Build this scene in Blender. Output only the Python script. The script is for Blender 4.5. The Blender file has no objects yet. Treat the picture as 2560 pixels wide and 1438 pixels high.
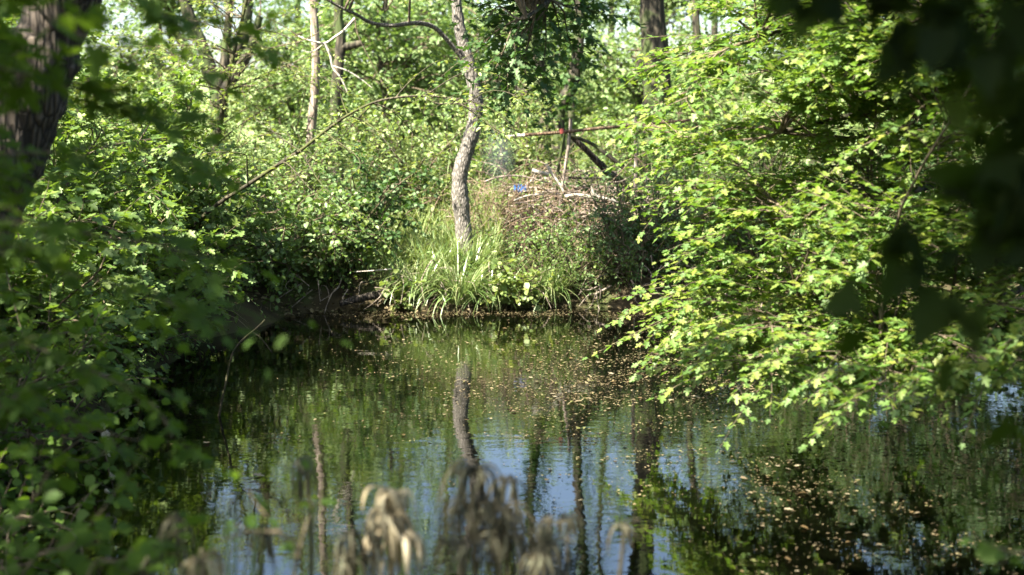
import bpy, math
import numpy as np
from mathutils import Vector
R = math.radians
sc = bpy.context.scene
COL = sc.collection

# ------------------------------------------------------------------ camera
CAM_H, FPX, CX, CY, HOR = 1.5, 3517.0, 1280.0, 719.0, 300.0
PITCH = math.atan((CY - HOR) / FPX)
cam = bpy.data.cameras.new('camera')
cam.sensor_width = 36.0
cam.lens = FPX / 2560.0 * 36.0
cam.clip_start, cam.clip_end = 0.05, 2000.0
cam.dof.use_dof = True
cam.dof.focus_distance = 8.6
cam.dof.aperture_fstop = 2.3
cam_ob = bpy.data.objects.new('camera', cam)
COL.objects.link(cam_ob)
cam_ob.location = (0, 0, CAM_H)
cam_ob.rotation_euler = (R(90) - PITCH, 0, 0)
sc.camera = cam_ob

# ------------------------------------------------------------------ light
SUN_EL, SUN_DIR = R(50), (-0.74, -0.67)          # horizontal direction towards the sun
w = bpy.data.worlds.new('World')
sc.world = w
w.use_nodes = True
nt = w.node_tree
sky = nt.nodes.new('ShaderNodeTexSky')
sky.sky_type = 'NISHITA'
sky.sun_disc = False
sky.sun_elevation = SUN_EL
sky.sun_rotation = math.atan2(SUN_DIR[0], SUN_DIR[1])
sky.air_density, sky.dust_density, sky.ozone_density = 1.0, 2.2, 1.0
nt.links.new(sky.outputs[0], nt.nodes['Background'].inputs[0])
nt.nodes['Background'].inputs[1].default_value = 0.075
sl = bpy.data.lights.new('sun', 'SUN')
sl.energy, sl.angle, sl.color = 5.0, R(0.5), (1.0, 0.94, 0.82)
sun = bpy.data.objects.new('sun', sl)
COL.objects.link(sun)
sdir = Vector((SUN_DIR[0] * math.cos(SUN_EL), SUN_DIR[1] * math.cos(SUN_EL), math.sin(SUN_EL)))
sun.rotation_euler = sdir.to_track_quat('Z', 'Y').to_euler()
sun.location = sdir * 30
sc.view_settings.view_transform = 'Standard'
sc.view_settings.look = 'None'
sc.view_settings.exposure = 2.6
sc.view_settings.gamma = 1.0
cy = sc.cycles
cy.use_denoising = True
cy.max_bounces, cy.diffuse_bounces, cy.glossy_bounces, cy.transmission_bounces, cy.transparent_max_bounces = 5, 3, 3, 3, 4
cy.caustics_reflective = cy.caustics_refractive = False
cy.sample_clamp_indirect = 6.0

rng = np.random.default_rng(11)
FWD = np.array([0, math.cos(PITCH), -math.sin(PITCH)])
UPV = np.array([0, math.sin(PITCH), math.cos(PITCH)])

def at(px, py, Y):
    """the point at depth Y (metres along the ground) seen at pixel px, py of the 2560 wide photograph"""
    d = FWD + np.array([1.0, 0, 0]) * (px - CX) / FPX + UPV * (CY - py) / FPX
    return np.array([0, 0, CAM_H]) + d * (Y / d[1])

# ------------------------------------------------------------------ materials
def mat(name):
    m = bpy.data.materials.new(name)
    m.use_nodes = True
    n = m.node_tree
    for x in list(n.nodes):
        n.nodes.remove(x)
    return m, n, n.nodes.new('ShaderNodeOutputMaterial')

def ramp(n, fac, stops):
    r = n.nodes.new('ShaderNodeValToRGB')
    while len(r.color_ramp.elements) < len(stops):
        r.color_ramp.elements.new(0.5)
    for e, (p, c) in zip(r.color_ramp.elements, stops):
        e.position = p
        e.color = (*c, 1)
    n.links.new(fac, r.inputs[0])
    return r.outputs[0]

def leaf_mat(name, cols, trans, tmix=0.42, gloss=0.05, rough=0.45):
    m, n, out = mat(name)
    g = n.nodes.new('ShaderNodeNewGeometry')
    k = len(cols)
    c = ramp(n, g.outputs['Random Per Island'], [(i / (k - 1), cols[i]) for i in range(k)])
    d = n.nodes.new('ShaderNodeBsdfDiffuse'); n.links.new(c, d.inputs[0])
    t = n.nodes.new('ShaderNodeBsdfTranslucent')
    hs = n.nodes.new('ShaderNodeMixRGB'); hs.inputs[0].default_value = 0.45
    n.links.new(c, hs.inputs[1]); hs.inputs[2].default_value = (*trans, 1)
    n.links.new(hs.outputs[0], t.inputs[0])
    mx = n.nodes.new('ShaderNodeMixShader'); mx.inputs[0].default_value = tmix
    n.links.new(d.outputs[0], mx.inputs[1]); n.links.new(t.outputs[0], mx.inputs[2])
    gl = n.nodes.new('ShaderNodeBsdfGlossy'); gl.inputs['Roughness'].default_value = rough + .17
    gl.inputs[0].default_value = (0.85, 0.95, 0.7, 1)
    m2 = n.nodes.new('ShaderNodeMixShader'); m2.inputs[0].default_value = gloss
    n.links.new(mx.outputs[0], m2.inputs[1]); n.links.new(gl.outputs[0], m2.inputs[2])
    n.links.new(m2.outputs[0], out.inputs[0])
    return m

def bark_mat(name, dark, light, scale=(30, 30, 7), bump=0.6, moss=None):
    m, n, out = mat(name)
    tc = n.nodes.new('ShaderNodeTexCoord')
    mp = n.nodes.new('ShaderNodeMapping'); mp.inputs['Scale'].default_value = scale
    n.links.new(tc.outputs['Object'], mp.inputs[0])
    v = n.nodes.new('ShaderNodeTexVoronoi'); v.feature = 'DISTANCE_TO_EDGE'; v.inputs['Scale'].default_value = 1.0
    ns = n.nodes.new('ShaderNodeTexNoise'); ns.inputs['Scale'].default_value = 0.9; ns.inputs['Detail'].default_value = 6
    add = n.nodes.new('ShaderNodeMixRGB'); add.inputs[0].default_value = 0.35
    n.links.new(mp.outputs[0], ns.inputs[0])
    n.links.new(mp.outputs[0], add.inputs[1]); n.links.new(ns.outputs['Color'], add.inputs[2])
    n.links.new(add.outputs[0], v.inputs['Vector'])
    mul = n.nodes.new('ShaderNodeMath'); mul.operation = 'MULTIPLY'
    n.links.new(v.outputs['Distance'], mul.inputs[0]); mul.inputs[1].default_value = 3.0
    ad2 = n.nodes.new('ShaderNodeMath'); ad2.operation = 'MULTIPLY'
    n.links.new(mul.outputs[0], ad2.inputs[0]); n.links.new(ns.outputs['Fac'], ad2.inputs[1])
    c = ramp(n, ad2.outputs[0], [(0.02, dark), (0.5, light), (1.0, tuple(min(1, x * 1.35) for x in light))])
    if moss:
        n2 = n.nodes.new('ShaderNodeTexNoise'); n2.inputs['Scale'].default_value = 4.0
        n.links.new(tc.outputs['Object'], n2.inputs[0])
        f = ramp(n, n2.outputs['Fac'], [(0.48, (0, 0, 0)), (0.62, (1, 1, 1))])
        mm = n.nodes.new('ShaderNodeMixRGB'); n.links.new(f, mm.inputs[0]); n.links.new(c, mm.inputs[1])
        mm.inputs[2].default_value = (*moss, 1)
        c = mm.outputs[0]
    b = n.nodes.new('ShaderNodeBsdfPrincipled'); b.inputs['Roughness'].default_value = 0.85
    b.inputs['Specular IOR Level'].default_value = 0.25
    bp = n.nodes.new('ShaderNodeBump'); bp.inputs['Strength'].default_value = bump; bp.inputs['Distance'].default_value = 0.02
    n.links.new(ad2.outputs[0], bp.inputs['Height'])
    n.links.new(bp.outputs[0], b.inputs['Normal']); n.links.new(c, b.inputs['Base Color'])
    n.links.new(b.outputs[0], out.inputs[0])
    return m

M = {}
M['maple'] = leaf_mat('maple leaf', [(0.047, .11, .013), (0.072, .15, .018), (0.097, .185, .022), (0.124, .21, .026), (0.169, .225, .026), (.20, .225, .022), (.13, .20, .03)], (0.235, .40, .03), .5, .06)
M['maple_left'] = leaf_mat('left maple leaf', [(0.046, .10, .012), (0.075, .145, .016), (0.102, .18, .02), (0.147, .205, .024)], (0.243, .36, .025), .48, .06)
M['light'] = leaf_mat('light green leaf', [(0.086, 0.147, .022), (0.121, 0.190, .03), (0.167, 0.223, .04), (0.219, 0.237, .042)], (0.321, 0.399, .05), .5, .08)
M['bush'] = leaf_mat('bush leaf', [(0.038, .09, .013), (0.070, .135, .02), (0.092, .165, .025), (0.134, .195, .032)], (0.217, .33, .025), .45, .07)
M['dark'] = leaf_mat('dark leaf', [(.016, .048, .008), (.025, .07, .011), (.036, .09, .015)], (.10, .21, .015), .36, .05)  # darker species green; on the forward limb it stands in for shade
M['ivy'] = leaf_mat('ivy leaf', [(.003, .008, .002), (.004, .011, .002), (.007, .016, .003), (.012, .022, .003), (.03, .05, .004)], (.12, .19, .003), .36, .008)  # near black in place of canopy shade; last stop paints light glowing through
M['shade'] = leaf_mat('shaded spray leaf', [(.031, .070, .008), (.047, .097, .010), (.065, .123, .012)], (.19, .30, .012), .45, .02)  # leaf green lowered so the colour carries the near shade
M['hedge'] = leaf_mat('hedge leaf', [(0.059, 0.123, .02), (0.084, 0.162, .03), (0.123, 0.199, .038), (0.158, 0.223, .045)], (0.256, 0.380, .05), .5, .07)
M['wither_sunlit'] = leaf_mat('sunlit withered leaf', [(.24, .185, .11), (.34, .275, .175), (.46, .39, .27)], (.42, .34, .2), .25, .06)  # lit copy of the withered leaf, sunlight put into the paler colour
M['sedge'] = leaf_mat('sedge blade', [(.07, .14, .03), (.12, .20, .05), (.18, .25, .08), (.22, .26, .10), (.26, .24, .12)], (.26, .36, .07), .4, .10, .2)
M['grass'] = leaf_mat('grass blade', [(.10, .17, .025), (.15, .23, .035), (.20, .26, .05), (.27, .27, .10)], (.34, .40, .05), .45, .08)
M['dry'] = leaf_mat('dry leaf', [(.09, .055, .03), (.15, .10, .06), (.23, .165, .105), (.34, .27, .19)], (.35, .22, .08), .2, .05)
M['float'] = leaf_mat('floating leaf', [(.085, .06, .03), (.13, .095, .05), (.18, .14, .08), (.11, .11, .04)], (.2, .14, .05), .1, .04)
M['wither'] = leaf_mat('withered leaf', [(.13, .095, .055), (.22, .17, .10), (.33, .27, .17)], (.36, .28, .15), .25, .06)
M['wither_dark'] = leaf_mat('dark withered leaf', [(.025, .018, .011), (.045, .033, .02), (.075, .057, .036)], (.16, .12, .07), .25, .05)  # brown heads, darkened further in place of shade
M['pale'] = leaf_mat('pale leaf', [(.5, .47, .40), (.62, .6, .52)], (.6, .55, .45), .2, .08)
M['bark_grey'] = bark_mat('grey fissured bark', (.08, .072, .06), (.27, .243, .21), (85, 85, 30), .6)
M['bark_big'] = bark_mat('dark furrowed bark', (.016, .013, .010), (.11, .088, .068), (62, 62, 4.5), 1.0)
M['bark_dark'] = bark_mat('dark bark', (.02, .018, .012), (.09, .075, .05), (22, 22, 5), .7, (.05, .07, .02))
M['bark_pale'] = bark_mat('pale dead wood', (.14, .11, .085), (.36, .30, .24), (40, 40, 4), .5)
M['twig'] = bark_mat('twig bark', (.07, .055, .035), (.17, .135, .085), (50, 50, 20), .3)
M['twig_pale'] = bark_mat('bleached twig', (.30, .27, .22), (.55, .50, .42), (50, 50, 12), .3)
M['twig_moss'] = bark_mat('mossy branch', (.03, .026, .017), (.10, .085, .05), (40, 40, 14), .5, (.06, .065, .02))
M['bramble_red'] = bark_mat('dead bramble stem', (.12, .08, .052), (.27, .195, .135), (50, 50, 20), .2)
M['pole'] = bark_mat('peeling pole', (.07, .045, .028), (.20, .135, .08), (60, 60, 8), .3)

# water: dark, clear surface over a murky bed, low ripples
m, n, out = mat('pond water')
tc = n.nodes.new('ShaderNodeTexCoord')
mp = n.nodes.new('ShaderNodeMapping'); mp.inputs['Scale'].default_value = (5.0, 10.0, 1)
n.links.new(tc.outputs['Object'], mp.inputs[0])
n1 = n.nodes.new('ShaderNodeTexNoise'); n1.inputs['Scale'].default_value = 1.0; n1.inputs['Detail'].default_value = 3.0
n.links.new(mp.outputs[0], n1.inputs[0])
bp = n.nodes.new('ShaderNodeBump'); bp.inputs['Strength'].default_value = 0.10; bp.inputs['Distance'].default_value = 0.0085
n.links.new(n1.outputs['Fac'], bp.inputs['Height'])
b = n.nodes.new('ShaderNodeBsdfPrincipled')
b.inputs['Base Color'].default_value = (.0012, .0014, .0006, 1); b.inputs['Roughness'].default_value = 0.015
b.inputs['IOR'].default_value = 1.65
n.links.new(bp.outputs[0], b.inputs['Normal'])
n.links.new(b.outputs[0], out.inputs[0])
M['water'] = m

# ground: soil with moss and leaf litter, meadow green beyond the trees
m, n, out = mat('woodland soil')
tc = n.nodes.new('ShaderNodeTexCoord')
n1 = n.nodes.new('ShaderNodeTexNoise'); n1.inputs['Scale'].default_value = 3.0; n1.inputs['Detail'].default_value = 8
n.links.new(tc.outputs['Object'], n1.inputs[0])
c1 = ramp(n, n1.outputs['Fac'], [(.3, (.022, .017, .011)), (.5, (.05, .04, .022)), (.65, (.05, .065, .02)), (.8, (.11, .085, .05))])
n2 = n.nodes.new('ShaderNodeTexNoise'); n2.inputs['Scale'].default_value = .35; n2.inputs['Detail'].default_value = 10
n.links.new(tc.outputs['Object'], n2.inputs[0])
c2 = ramp(n, n2.outputs['Fac'], [(.3, (.13, .19, .055)), (.55, (.19, .25, .09)), (.75, (.25, .28, .13))])
sx = n.nodes.new('ShaderNodeSeparateXYZ'); n.links.new(tc.outputs['Object'], sx.inputs[0])
mr = n.nodes.new('ShaderNodeMapRange'); mr.inputs[1].default_value = 26; mr.inputs[2].default_value = 34
n.links.new(sx.outputs[1], mr.inputs[0])
mx = n.nodes.new('ShaderNodeMixRGB')
n.links.new(mr.outputs[0], mx.inputs[0]); n.links.new(c1, mx.inputs[1]); n.links.new(c2, mx.inputs[2])
b = n.nodes.new('ShaderNodeBsdfPrincipled'); b.inputs['Roughness'].default_value = .95
b.inputs['Specular IOR Level'].default_value = .1
bp = n.nodes.new('ShaderNodeBump'); bp.inputs['Strength'].default_value = .6; bp.inputs['Distance'].default_value = .05
n.links.new(n1.outputs['Fac'], bp.inputs['Height']); n.links.new(bp.outputs[0], b.inputs['Normal'])
n.links.new(mx.outputs[0], b.inputs['Base Color']); n.links.new(b.outputs[0], out.inputs[0])
M['soil'] = m

def plain(name, col, rough=.5):
    m, n, out = mat(name)
    tc = n.nodes.new('ShaderNodeTexCoord')
    ns = n.nodes.new('ShaderNodeTexNoise'); ns.inputs['Scale'].default_value = 14
    n.links.new(tc.outputs['Object'], ns.inputs[0])
    c = ramp(n, ns.outputs['Fac'], [(.3, tuple(x * .7 for x in col)), (.7, col)])
    b = n.nodes.new('ShaderNodeBsdfPrincipled'); b.inputs['Roughness'].default_value = rough
    n.links.new(c, b.inputs['Base Color']); n.links.new(b.outputs[0], out.inputs[0])
    return m
M['blue'] = plain('blue plastic', (.02, .07, .2), .5)
M['red'] = plain('faded red tape', (.25, .05, .04), .5)

# ------------------------------------------------------------------ mesh helpers
class MB:
    def __init__(s):
        s.v, s.f, s.n = [], [], 0
    def add(s, v, f):
        v = np.asarray(v, float).reshape(-1, 3)
        f = np.asarray(f, int)
        s.v.append(v); s.f.append(f + s.n); s.n += len(v)
    def build(s, name, material, parent=None, smooth=False, loc=None):
        me = bpy.data.meshes.new(name)
        o = bpy.data.objects.new(name, me)
        base = np.zeros(3)
        p = parent
        if loc is not None:
            base = np.asarray(loc, float); o.location = base
        while p is not None:
            base = base + np.array(p.location); p = p.parent
        v = np.concatenate(s.v) - base
        me.vertices.add(len(v)); me.vertices.foreach_set('co', v.astype(np.float32).ravel())
        idx = np.concatenate([f.ravel() for f in s.f])
        tot = np.concatenate([np.full(len(f), f.shape[1]) for f in s.f])
        me.loops.add(len(idx)); me.loops.foreach_set('vertex_index', idx.astype(np.int32))
        me.polygons.add(len(tot))
        me.polygons.foreach_set('loop_start', (np.cumsum(tot) - tot).astype(np.int32))
        me.polygons.foreach_set('loop_total', tot.astype(np.int32))
        if smooth:
            me.polygons.foreach_set('use_smooth', np.ones(len(tot), bool))
        me.update(calc_edges=True)
        me.materials.append(material)
        COL.objects.link(o)
        if parent is not None:
            o.parent = parent
        return o

def tag(o, label=None, cat=None, group=None, kind=None):
    for k, v in (('label', label), ('category', cat), ('group', group), ('kind', kind)):
        if v: o[k] = v
    return o

def thing(name, loc, label, cat, group=None):
    o = bpy.data.objects.new(name, None)
    o.empty_display_size = .1
    COL.objects.link(o); o.location = [float(x) for x in loc]
    return tag(o, label, cat, group)

def norm(a):
    return a / np.maximum(np.linalg.norm(a, axis=-1, keepdims=True), 1e-9)

def smooth_path(pts, k=4):
    """Catmull-Rom through pts (n, 3 or 4 columns)"""
    p = np.asarray(pts, float)
    if len(p) < 3:
        t = np.linspace(0, 1, k + 1)[:, None]
        return p[0] * (1 - t) + p[-1] * t
    q = np.vstack([2 * p[0] - p[1], p, 2 * p[-1] - p[-2]])
    out = []
    for i in range(len(p) - 1):
        a, b, c, d = q[i:i + 4]
        for t in np.linspace(0, 1, k, endpoint=False):
            out.append(.5 * (2 * b + (c - a) * t + (2 * a - 5 * b + 4 * c - d) * t * t + (3 * b - a - 3 * c + d) * t ** 3))
    out.append(p[-1])
    return np.array(out)

def tube(mb, pts, rad, seg=10, bump=0.0, cap=True):
    pts = np.asarray(pts, float); n_ = len(pts)
    rad = np.broadcast_to(np.asarray(rad, float), (n_,))
    T = norm(np.gradient(pts, axis=0))
    ref = np.array([0, 0, 1.0]) if abs(T[:, 2].mean()) < .8 else np.array([0, 1.0, 0])
    A = norm(np.cross(T, ref)); B = np.cross(T, A)
    a = np.linspace(0, 2 * np.pi, seg, endpoint=False)
    rr = rad[:, None] * (1 + bump * rng.normal(size=(n_, seg)))
    v = pts[:, None] + rr[..., None] * (np.cos(a)[None, :, None] * A[:, None] + np.sin(a)[None, :, None] * B[:, None])
    i = np.arange(n_ - 1)[:, None] * seg; j = np.arange(seg)[None]; j2 = (j + 1) % seg
    f = np.stack([i + j, i + j2, i + seg + j2, i + seg + j], -1).reshape(-1, 4)
    mb.add(v, f)
    if cap:
        for k in (0, n_ - 1):
            vv = np.vstack([v[k], pts[k]])
            ff = np.stack([np.arange(seg), (np.arange(seg) + 1) % seg, np.full(seg, seg)], -1)
            mb.add(vv, ff)

def leaf_shape(kind):
    if kind == 'maple':
        h = [(-.02, .05), (-.08, .24), (.12, .38), (.24, .22), (.44, .50), (.60, .44), (.54, .17), (.80, .20), (.97, .07)]
        pts = [(0, 0)] + h + [(1.02, 0)] + [(x, -y) for x, y in h[::-1]]
        v = [(.36, 0, -.07)] + [(x, y, .10 * abs(y) - .10 * max(0, x - .5)) for x, y in pts]
        k = len(pts)
        f = [(0, 1 + i, 1 + (i + 1) % k) for i in range(k)]
        return np.array(v, float), np.array(f)
    if kind == 'ivy':
        h = [(-.12, .16), (.0, .42), (.3, .30), (.45, .36), (.62, .20)]
        pts = [(0, 0)] + h + [(1.0, 0)] + [(x, -y) for x, y in h[::-1]]
        v = [(.36, 0, -.05)] + [(x, y, .12 * abs(y) - .12 * max(0, x - .4)) for x, y in pts]
        k = len(pts)
        return np.array(v, float), np.array([(0, 1 + i, 1 + (i + 1) % k) for i in range(k)])
    wd = {'oval': .26, 'round': .40, 'lance': .13}[kind]
    v = [(0, 0, 0), (.28, wd, .07), (.68, wd * .85, .04), (1, 0, -.10), (.68, -wd * .85, .04), (.28, -wd, .07), (.5, 0, -.03)]
    return np.array(v, float), np.array([(0, 6, 2, 1), (6, 3, 3, 2)][:0] or [(0, 6, 1), (1, 6, 2), (2, 6, 3), (3, 6, 4), (4, 6, 5), (5, 6, 0)])
SH = {k: leaf_shape(k) for k in ('maple', 'ivy', 'oval', 'round', 'lance')}

def add_leaves(mb, P, A, N, size, shape):
    A = norm(A); N = norm(N - A * (N * A).sum(-1, keepdims=True)); B = np.cross(N, A)
    v, f = SH[shape]
    W = P[:, None] + size[:, None, None] * (v[None, :, :1] * A[:, None] + v[None, :, 1:2] * B[:, None] + v[None, :, 2:] * N[:, None])
    k = len(v)
    mb.add(W, (f[None] + (np.arange(len(P)) * k)[:, None, None]).reshape(-1, f.shape[1]))

def twigs(wood, leaf, S, D, L, r0=.003, droop=.1, nl=10, shape='oval', size=.05, flat=.7, spread=.9, m=5, face=None):
    n_ = len(S)
    if n_ == 0: return
    t = np.linspace(0, 1, m)
    side0 = norm(rng.normal(size=(n_, 3)))
    bend = rng.normal(0, .09, (n_, 1))
    def pos(tt):
        return S[:, None] + D[:, None] * (L[:, None] * tt)[..., None] + (side0 * bend)[:, None] * (L[:, None] * np.sin(tt * 3.1))[..., None] \
            - np.array([0, 0, droop]) * (L[:, None] * tt ** 2)[..., None]
    if wood is not None:
        C = pos(np.broadcast_to(t, (n_, m)))
        T = norm(np.gradient(C, axis=1))
        A = norm(np.cross(T, np.array([.2, .3, 1.0]))); B = np.cross(T, A)
        a = np.array([0, 2.094, 4.189])
        rr = (r0 * (1 - .75 * t))[None, :, None, None]
        v = C[:, :, None] + rr * (np.cos(a)[:, None] * A[:, :, None] + np.sin(a)[:, None] * B[:, :, None])
        i = np.arange(m - 1)[:, None] * 3; j = np.arange(3)[None]; j2 = (j + 1) % 3
        f = np.stack([i + j, i + j2, i + 3 + j2, i + 3 + j], -1).reshape(-1, 4)
        wood.add(v, (f[None] + (np.arange(n_) * m * 3)[:, None, None]).reshape(-1, 4))
    tk = np.linspace(.18, 1, nl)[None] + rng.normal(0, .03, (n_, nl))
    P = pos(tk)
    T = norm(pos(tk + .03) - P)
    sgn = np.where(np.arange(nl) % 2 == 0, 1.0, -1.0)[None, :, None]
    side = norm(np.cross(T, np.array([0, 0, 1.0])) + rng.normal(0, .25, T.shape))
    ax = T * .55 + side * sgn * spread + rng.normal(0, .28, T.shape) - np.array([0, 0, .22])
    ax[:, -1] = T[:, -1] + rng.normal(0, .2, T[:, -1].shape)
    up = np.array([0, 0, 1.0]) if face is None else np.asarray(face, float)
    Nn = up * flat + rng.normal(0, .62 * (1.25 - flat), T.shape)
    sz = size * rng.uniform(.55, 1.15, (n_, nl))
    sz *= np.clip(1.15 - .35 * tk, .6, 1.1)
    P = P + ax * 0.18 * size
    add_leaves(leaf, P.reshape(-1, 3), ax.reshape(-1, 3), Nn.reshape(-1, 3), sz.ravel(), shape)

def curve(a, b, sag=0.0, wob=.06, k=9):
    a, b = np.asarray(a, float), np.asarray(b, float)
    t = np.linspace(0, 1, k)[:, None]
    L = np.linalg.norm(b - a)
    w1, w2 = rng.normal(0, wob * L, (2, 3))
    return a + (b - a) * t + np.sin(np.pi * t) * w1 + np.sin(2 * np.pi * t) * w2 * .6 + np.array([0, 0, sag * L]) * (4 * t * (1 - t))

def on_branches(brs, per_m, t0=.12, tip_bias=0.0):
    S, T = [], []
    for p in brs:
        seg = np.linalg.norm(np.diff(p, axis=0), axis=1); cum = np.concatenate([[0], np.cumsum(seg)])
        k = max(2, int(cum[-1] * per_m))
        t = (t0 + (1 - t0) * rng.uniform(0, 1, k) ** (1 - tip_bias)) * cum[-1]
        t[-1] = cum[-1]
        S.append(np.stack([np.interp(t, cum, p[:, i]) for i in range(3)], -1))
        g = norm(np.gradient(p, axis=0))
        T.append(np.stack([np.interp(t, cum, g[:, i]) for i in range(3)], -1))
    return np.concatenate(S), norm(np.concatenate(T))

def foliage(wood, leaf, brs, per_m=12, L=(.2, .45), layered=True, upb=.1, **kw):
    S, T = on_branches(brs, per_m)
    n_ = len(S)
    side = norm(np.cross(T, np.array([0, 0, 1.0]) + rng.normal(0, .1 if layered else .8, (n_, 3))))
    sg = rng.choice([-1, 1], (n_, 1))
    D = T * .65 + side * sg * rng.uniform(.5, 1.1, (n_, 1)) + np.array([0, 0, 1.0]) * rng.normal(upb, .18 if layered else .45, (n_, 1))
    twigs(wood, leaf, S, norm(D), rng.uniform(L[0], L[1], n_), **kw)

# ------------------------------------------------------------------ terrain and water
def smin(a, b, k=.5):
    h = np.clip(.5 + .5 * (b - a) / k, 0, 1)
    return b * (1 - h) + a * h - k * h * (1 - h)

def pond_d(x, y):
    """positive inside the pond"""
    far = 11.05 + .12 * np.sin(x * 1.7 + .6) + .07 * np.sin(x * 4.1) - .0 * x
    left = -2.12 + .14 * np.sin(y * 1.3) + .08 * np.sin(y * 3.7 + 1) + .055 * (y - 7)
    right = 3.3 + .2 * np.sin(y * 1.1)
    near = 3.7 + .12 * np.sin(x * 2.3)
    return smin(smin(far - y, x - left), smin(right - x, y - near))

def gz(x, y):
    x = np.asarray(x, float); y = np.asarray(y, float)
    d = -pond_d(x, y)
    z = np.where(d < 0, np.maximum(-.6, d * .8 - .03), .33 * (1 - np.exp(-np.maximum(d, 0) / .35)) - .03 + .03 * np.minimum(d, 6))
    lump = .05 * np.sin(x * 2.1 + y * .7) * np.sin(y * 1.9 - x * .4) + .03 * np.sin(x * 5.3) * np.sin(y * 4.7)
    z = z + np.where(d > .2, lump * np.clip((d - .2) * 2, 0, 1), 0)
    z = z + .45 * np.exp(-((x - .55) / 1.3) ** 2 - ((y - 13.6) / 1.3) ** 2)      # the mound under the brush pile
    z = z + np.clip(y - 27, 0, 130) * .052 + np.clip(y - 157, 0, 500) * .01
    return z

def axis(lo, hi, fine0, fine1, step, grow=1.25):
    a = list(np.arange(fine0, fine1 + 1e-6, step))
    s, x = step, fine1
    while x < hi:
        s *= grow; x += s; a.append(x)
    s, x = step, fine0
    while x > lo:
        s *= grow; x -= s; a.insert(0, x)
    return np.array(a)
gx, gy = axis(-500, 500, -7, 7, .11), axis(-300, 900, -1, 18, .11)
X, Yg = np.meshgrid(gx, gy)
V = np.stack([X, Yg, gz(X, Yg)], -1).reshape(-1, 3)
nx, ny = len(gx), len(gy)
I = (np.arange(ny - 1)[:, None] * nx + np.arange(nx - 1)[None]).reshape(-1)
mb = MB(); mb.add(V, np.stack([I, I + 1, I + nx + 1, I + nx], -1))
tag(mb.build('ground', M['soil'], smooth=True), 'woodland floor and sloping banks around the pond', None, None, 'structure')
mb = MB(); mb.add([(-3.4, 3.0, 0), (4.2, 3.0, 0), (4.2, 11.9, 0), (-3.4, 11.9, 0)], [(0, 1, 2, 3)])
tag(mb.build('water', M['water']), 'dark still pond water mirroring trees and sky', None, None, 'structure')

# ------------------------------------------------------------------ trees
def tree(name, label, cat, path, r0, r1, bark, leafm, targets, twig_kw, limbs=(), group=None, seg=14, branch_r=.012, tmin=.35, wobble=.05, parts=('trunk', 'crown', 'twigs')):
    """path: trunk points; limbs: (points, r0, r1); targets: branch tips, each joined to the nearest lower trunk or limb point"""
    path = smooth_path(path, 5)
    th = thing(name, path[0], label, cat, group)
    tr = MB()
    k = len(path)
    rad = r0 + (r1 - r0) * np.linspace(0, 1, k)
    rad[:min(k, 6)] *= np.linspace(1.45, 1.0, min(k, 6))
    tube(tr, path, rad * (1 + .05 * rng.normal(size=k)), seg, .035)
    nodes = [path[int(k * tmin):]]; limb_mbs = []
    for pts, a, b in limbs:
        q = smooth_path(pts, 4)
        lm = MB(); tube(lm, q, np.linspace(a, b, len(q)), 8, .03); limb_mbs.append(lm)
        nodes.append(q[len(q) // 4:])
    nodes = np.concatenate(nodes)
    tro = tr.build(parts[0], bark, th, smooth=True)
    for lm in limb_mbs:
        lm.build('limb', bark, tro, smooth=True)
    if targets is None or len(targets) == 0:
        return th
    wd, lf = MB(), MB()
    brs = []
    for t in np.asarray(targets, float):
        d = np.linalg.norm(nodes - t, axis=1) + .9 * np.maximum(0, nodes[:, 2] - t[2] + .1)
        j = np.argsort(d)[:4]
        a = nodes[rng.choice(j)]
        p = curve(a, t, .06, wobble)
        brs.append(p)
        tube(wd, p, np.linspace(branch_r, branch_r * .3, len(p)), 5, 0, False)
    foliage(wd, lf, brs, **twig_kw)
    wd.build(parts[2], M['twig'], th)
    lf.build(parts[1], leafm, th)
    return th

def ball(c, r, n_, squash=1.0, power=.5):
    d = norm(rng.normal(size=(n_, 3)))
    return np.asarray(c) + d * (rng.uniform(0, 1, (n_, 1)) ** power) * np.asarray(r) * np.array([1, 1, squash])

def px_path(pts, Y):
    """pixels traced on the photograph, set at their own depth; Y a number or one per point"""
    Ys = np.broadcast_to(np.asarray(Y, float), (len(pts),))
    return [at(p[0], p[1], y) for p, y in zip(pts, Ys)]

def ground_pt(x, y, dz=-.05):
    return np.array([x, y, float(gz(x, y)) + dz])

# --- the crooked grey tree on the far bank
p = px_path([(1172, 660), (1162, 600), (1155, 540), (1149, 480), (1152, 425), (1168, 372), (1181, 330), (1190, 275), (1184, 210), (1166, 140), (1150, 75), (1140, 0)], 11.65)
p = [ground_pt(p[0][0] + .01, 11.65, -.1)] + p + [p[-1] + np.array([-.05, 0, .5]), p[-1] + np.array([.05, .1, 1.3]), p[-1] + np.array([.0, .0, 2.4])]
limb1 = px_path([(1170, 165), (1135, 120), (1085, 68), (1035, 58), (985, 64), (930, 58), (890, 36), (850, 18), (790, -20)], [11.65, 11.6, 11.5, 11.4, 11.3, 11.2, 11.1, 11.0, 10.9])
tg = np.concatenate([ball((-.9, 11.3, 4.3), (1.5, 1.2, 1.0), 34), ball((.5, 11.8, 4.4), (1.0, 1.0, 1.1), 10), ball((-1.0, 11.2, 2.9), (.9, .5, .4), 10)])
tree('bank_tree', 'crooked grey barked tree rising from the sedge on the far bank', 'tree', p, .077, .038, M['bark_grey'], M['light'], tg,
     dict(per_m=8, L=(.2, .45), nl=8, size=.052, droop=.2, flat=.6, shape='oval'), limbs=[(limb1, .022, .010)], seg=20)

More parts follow.
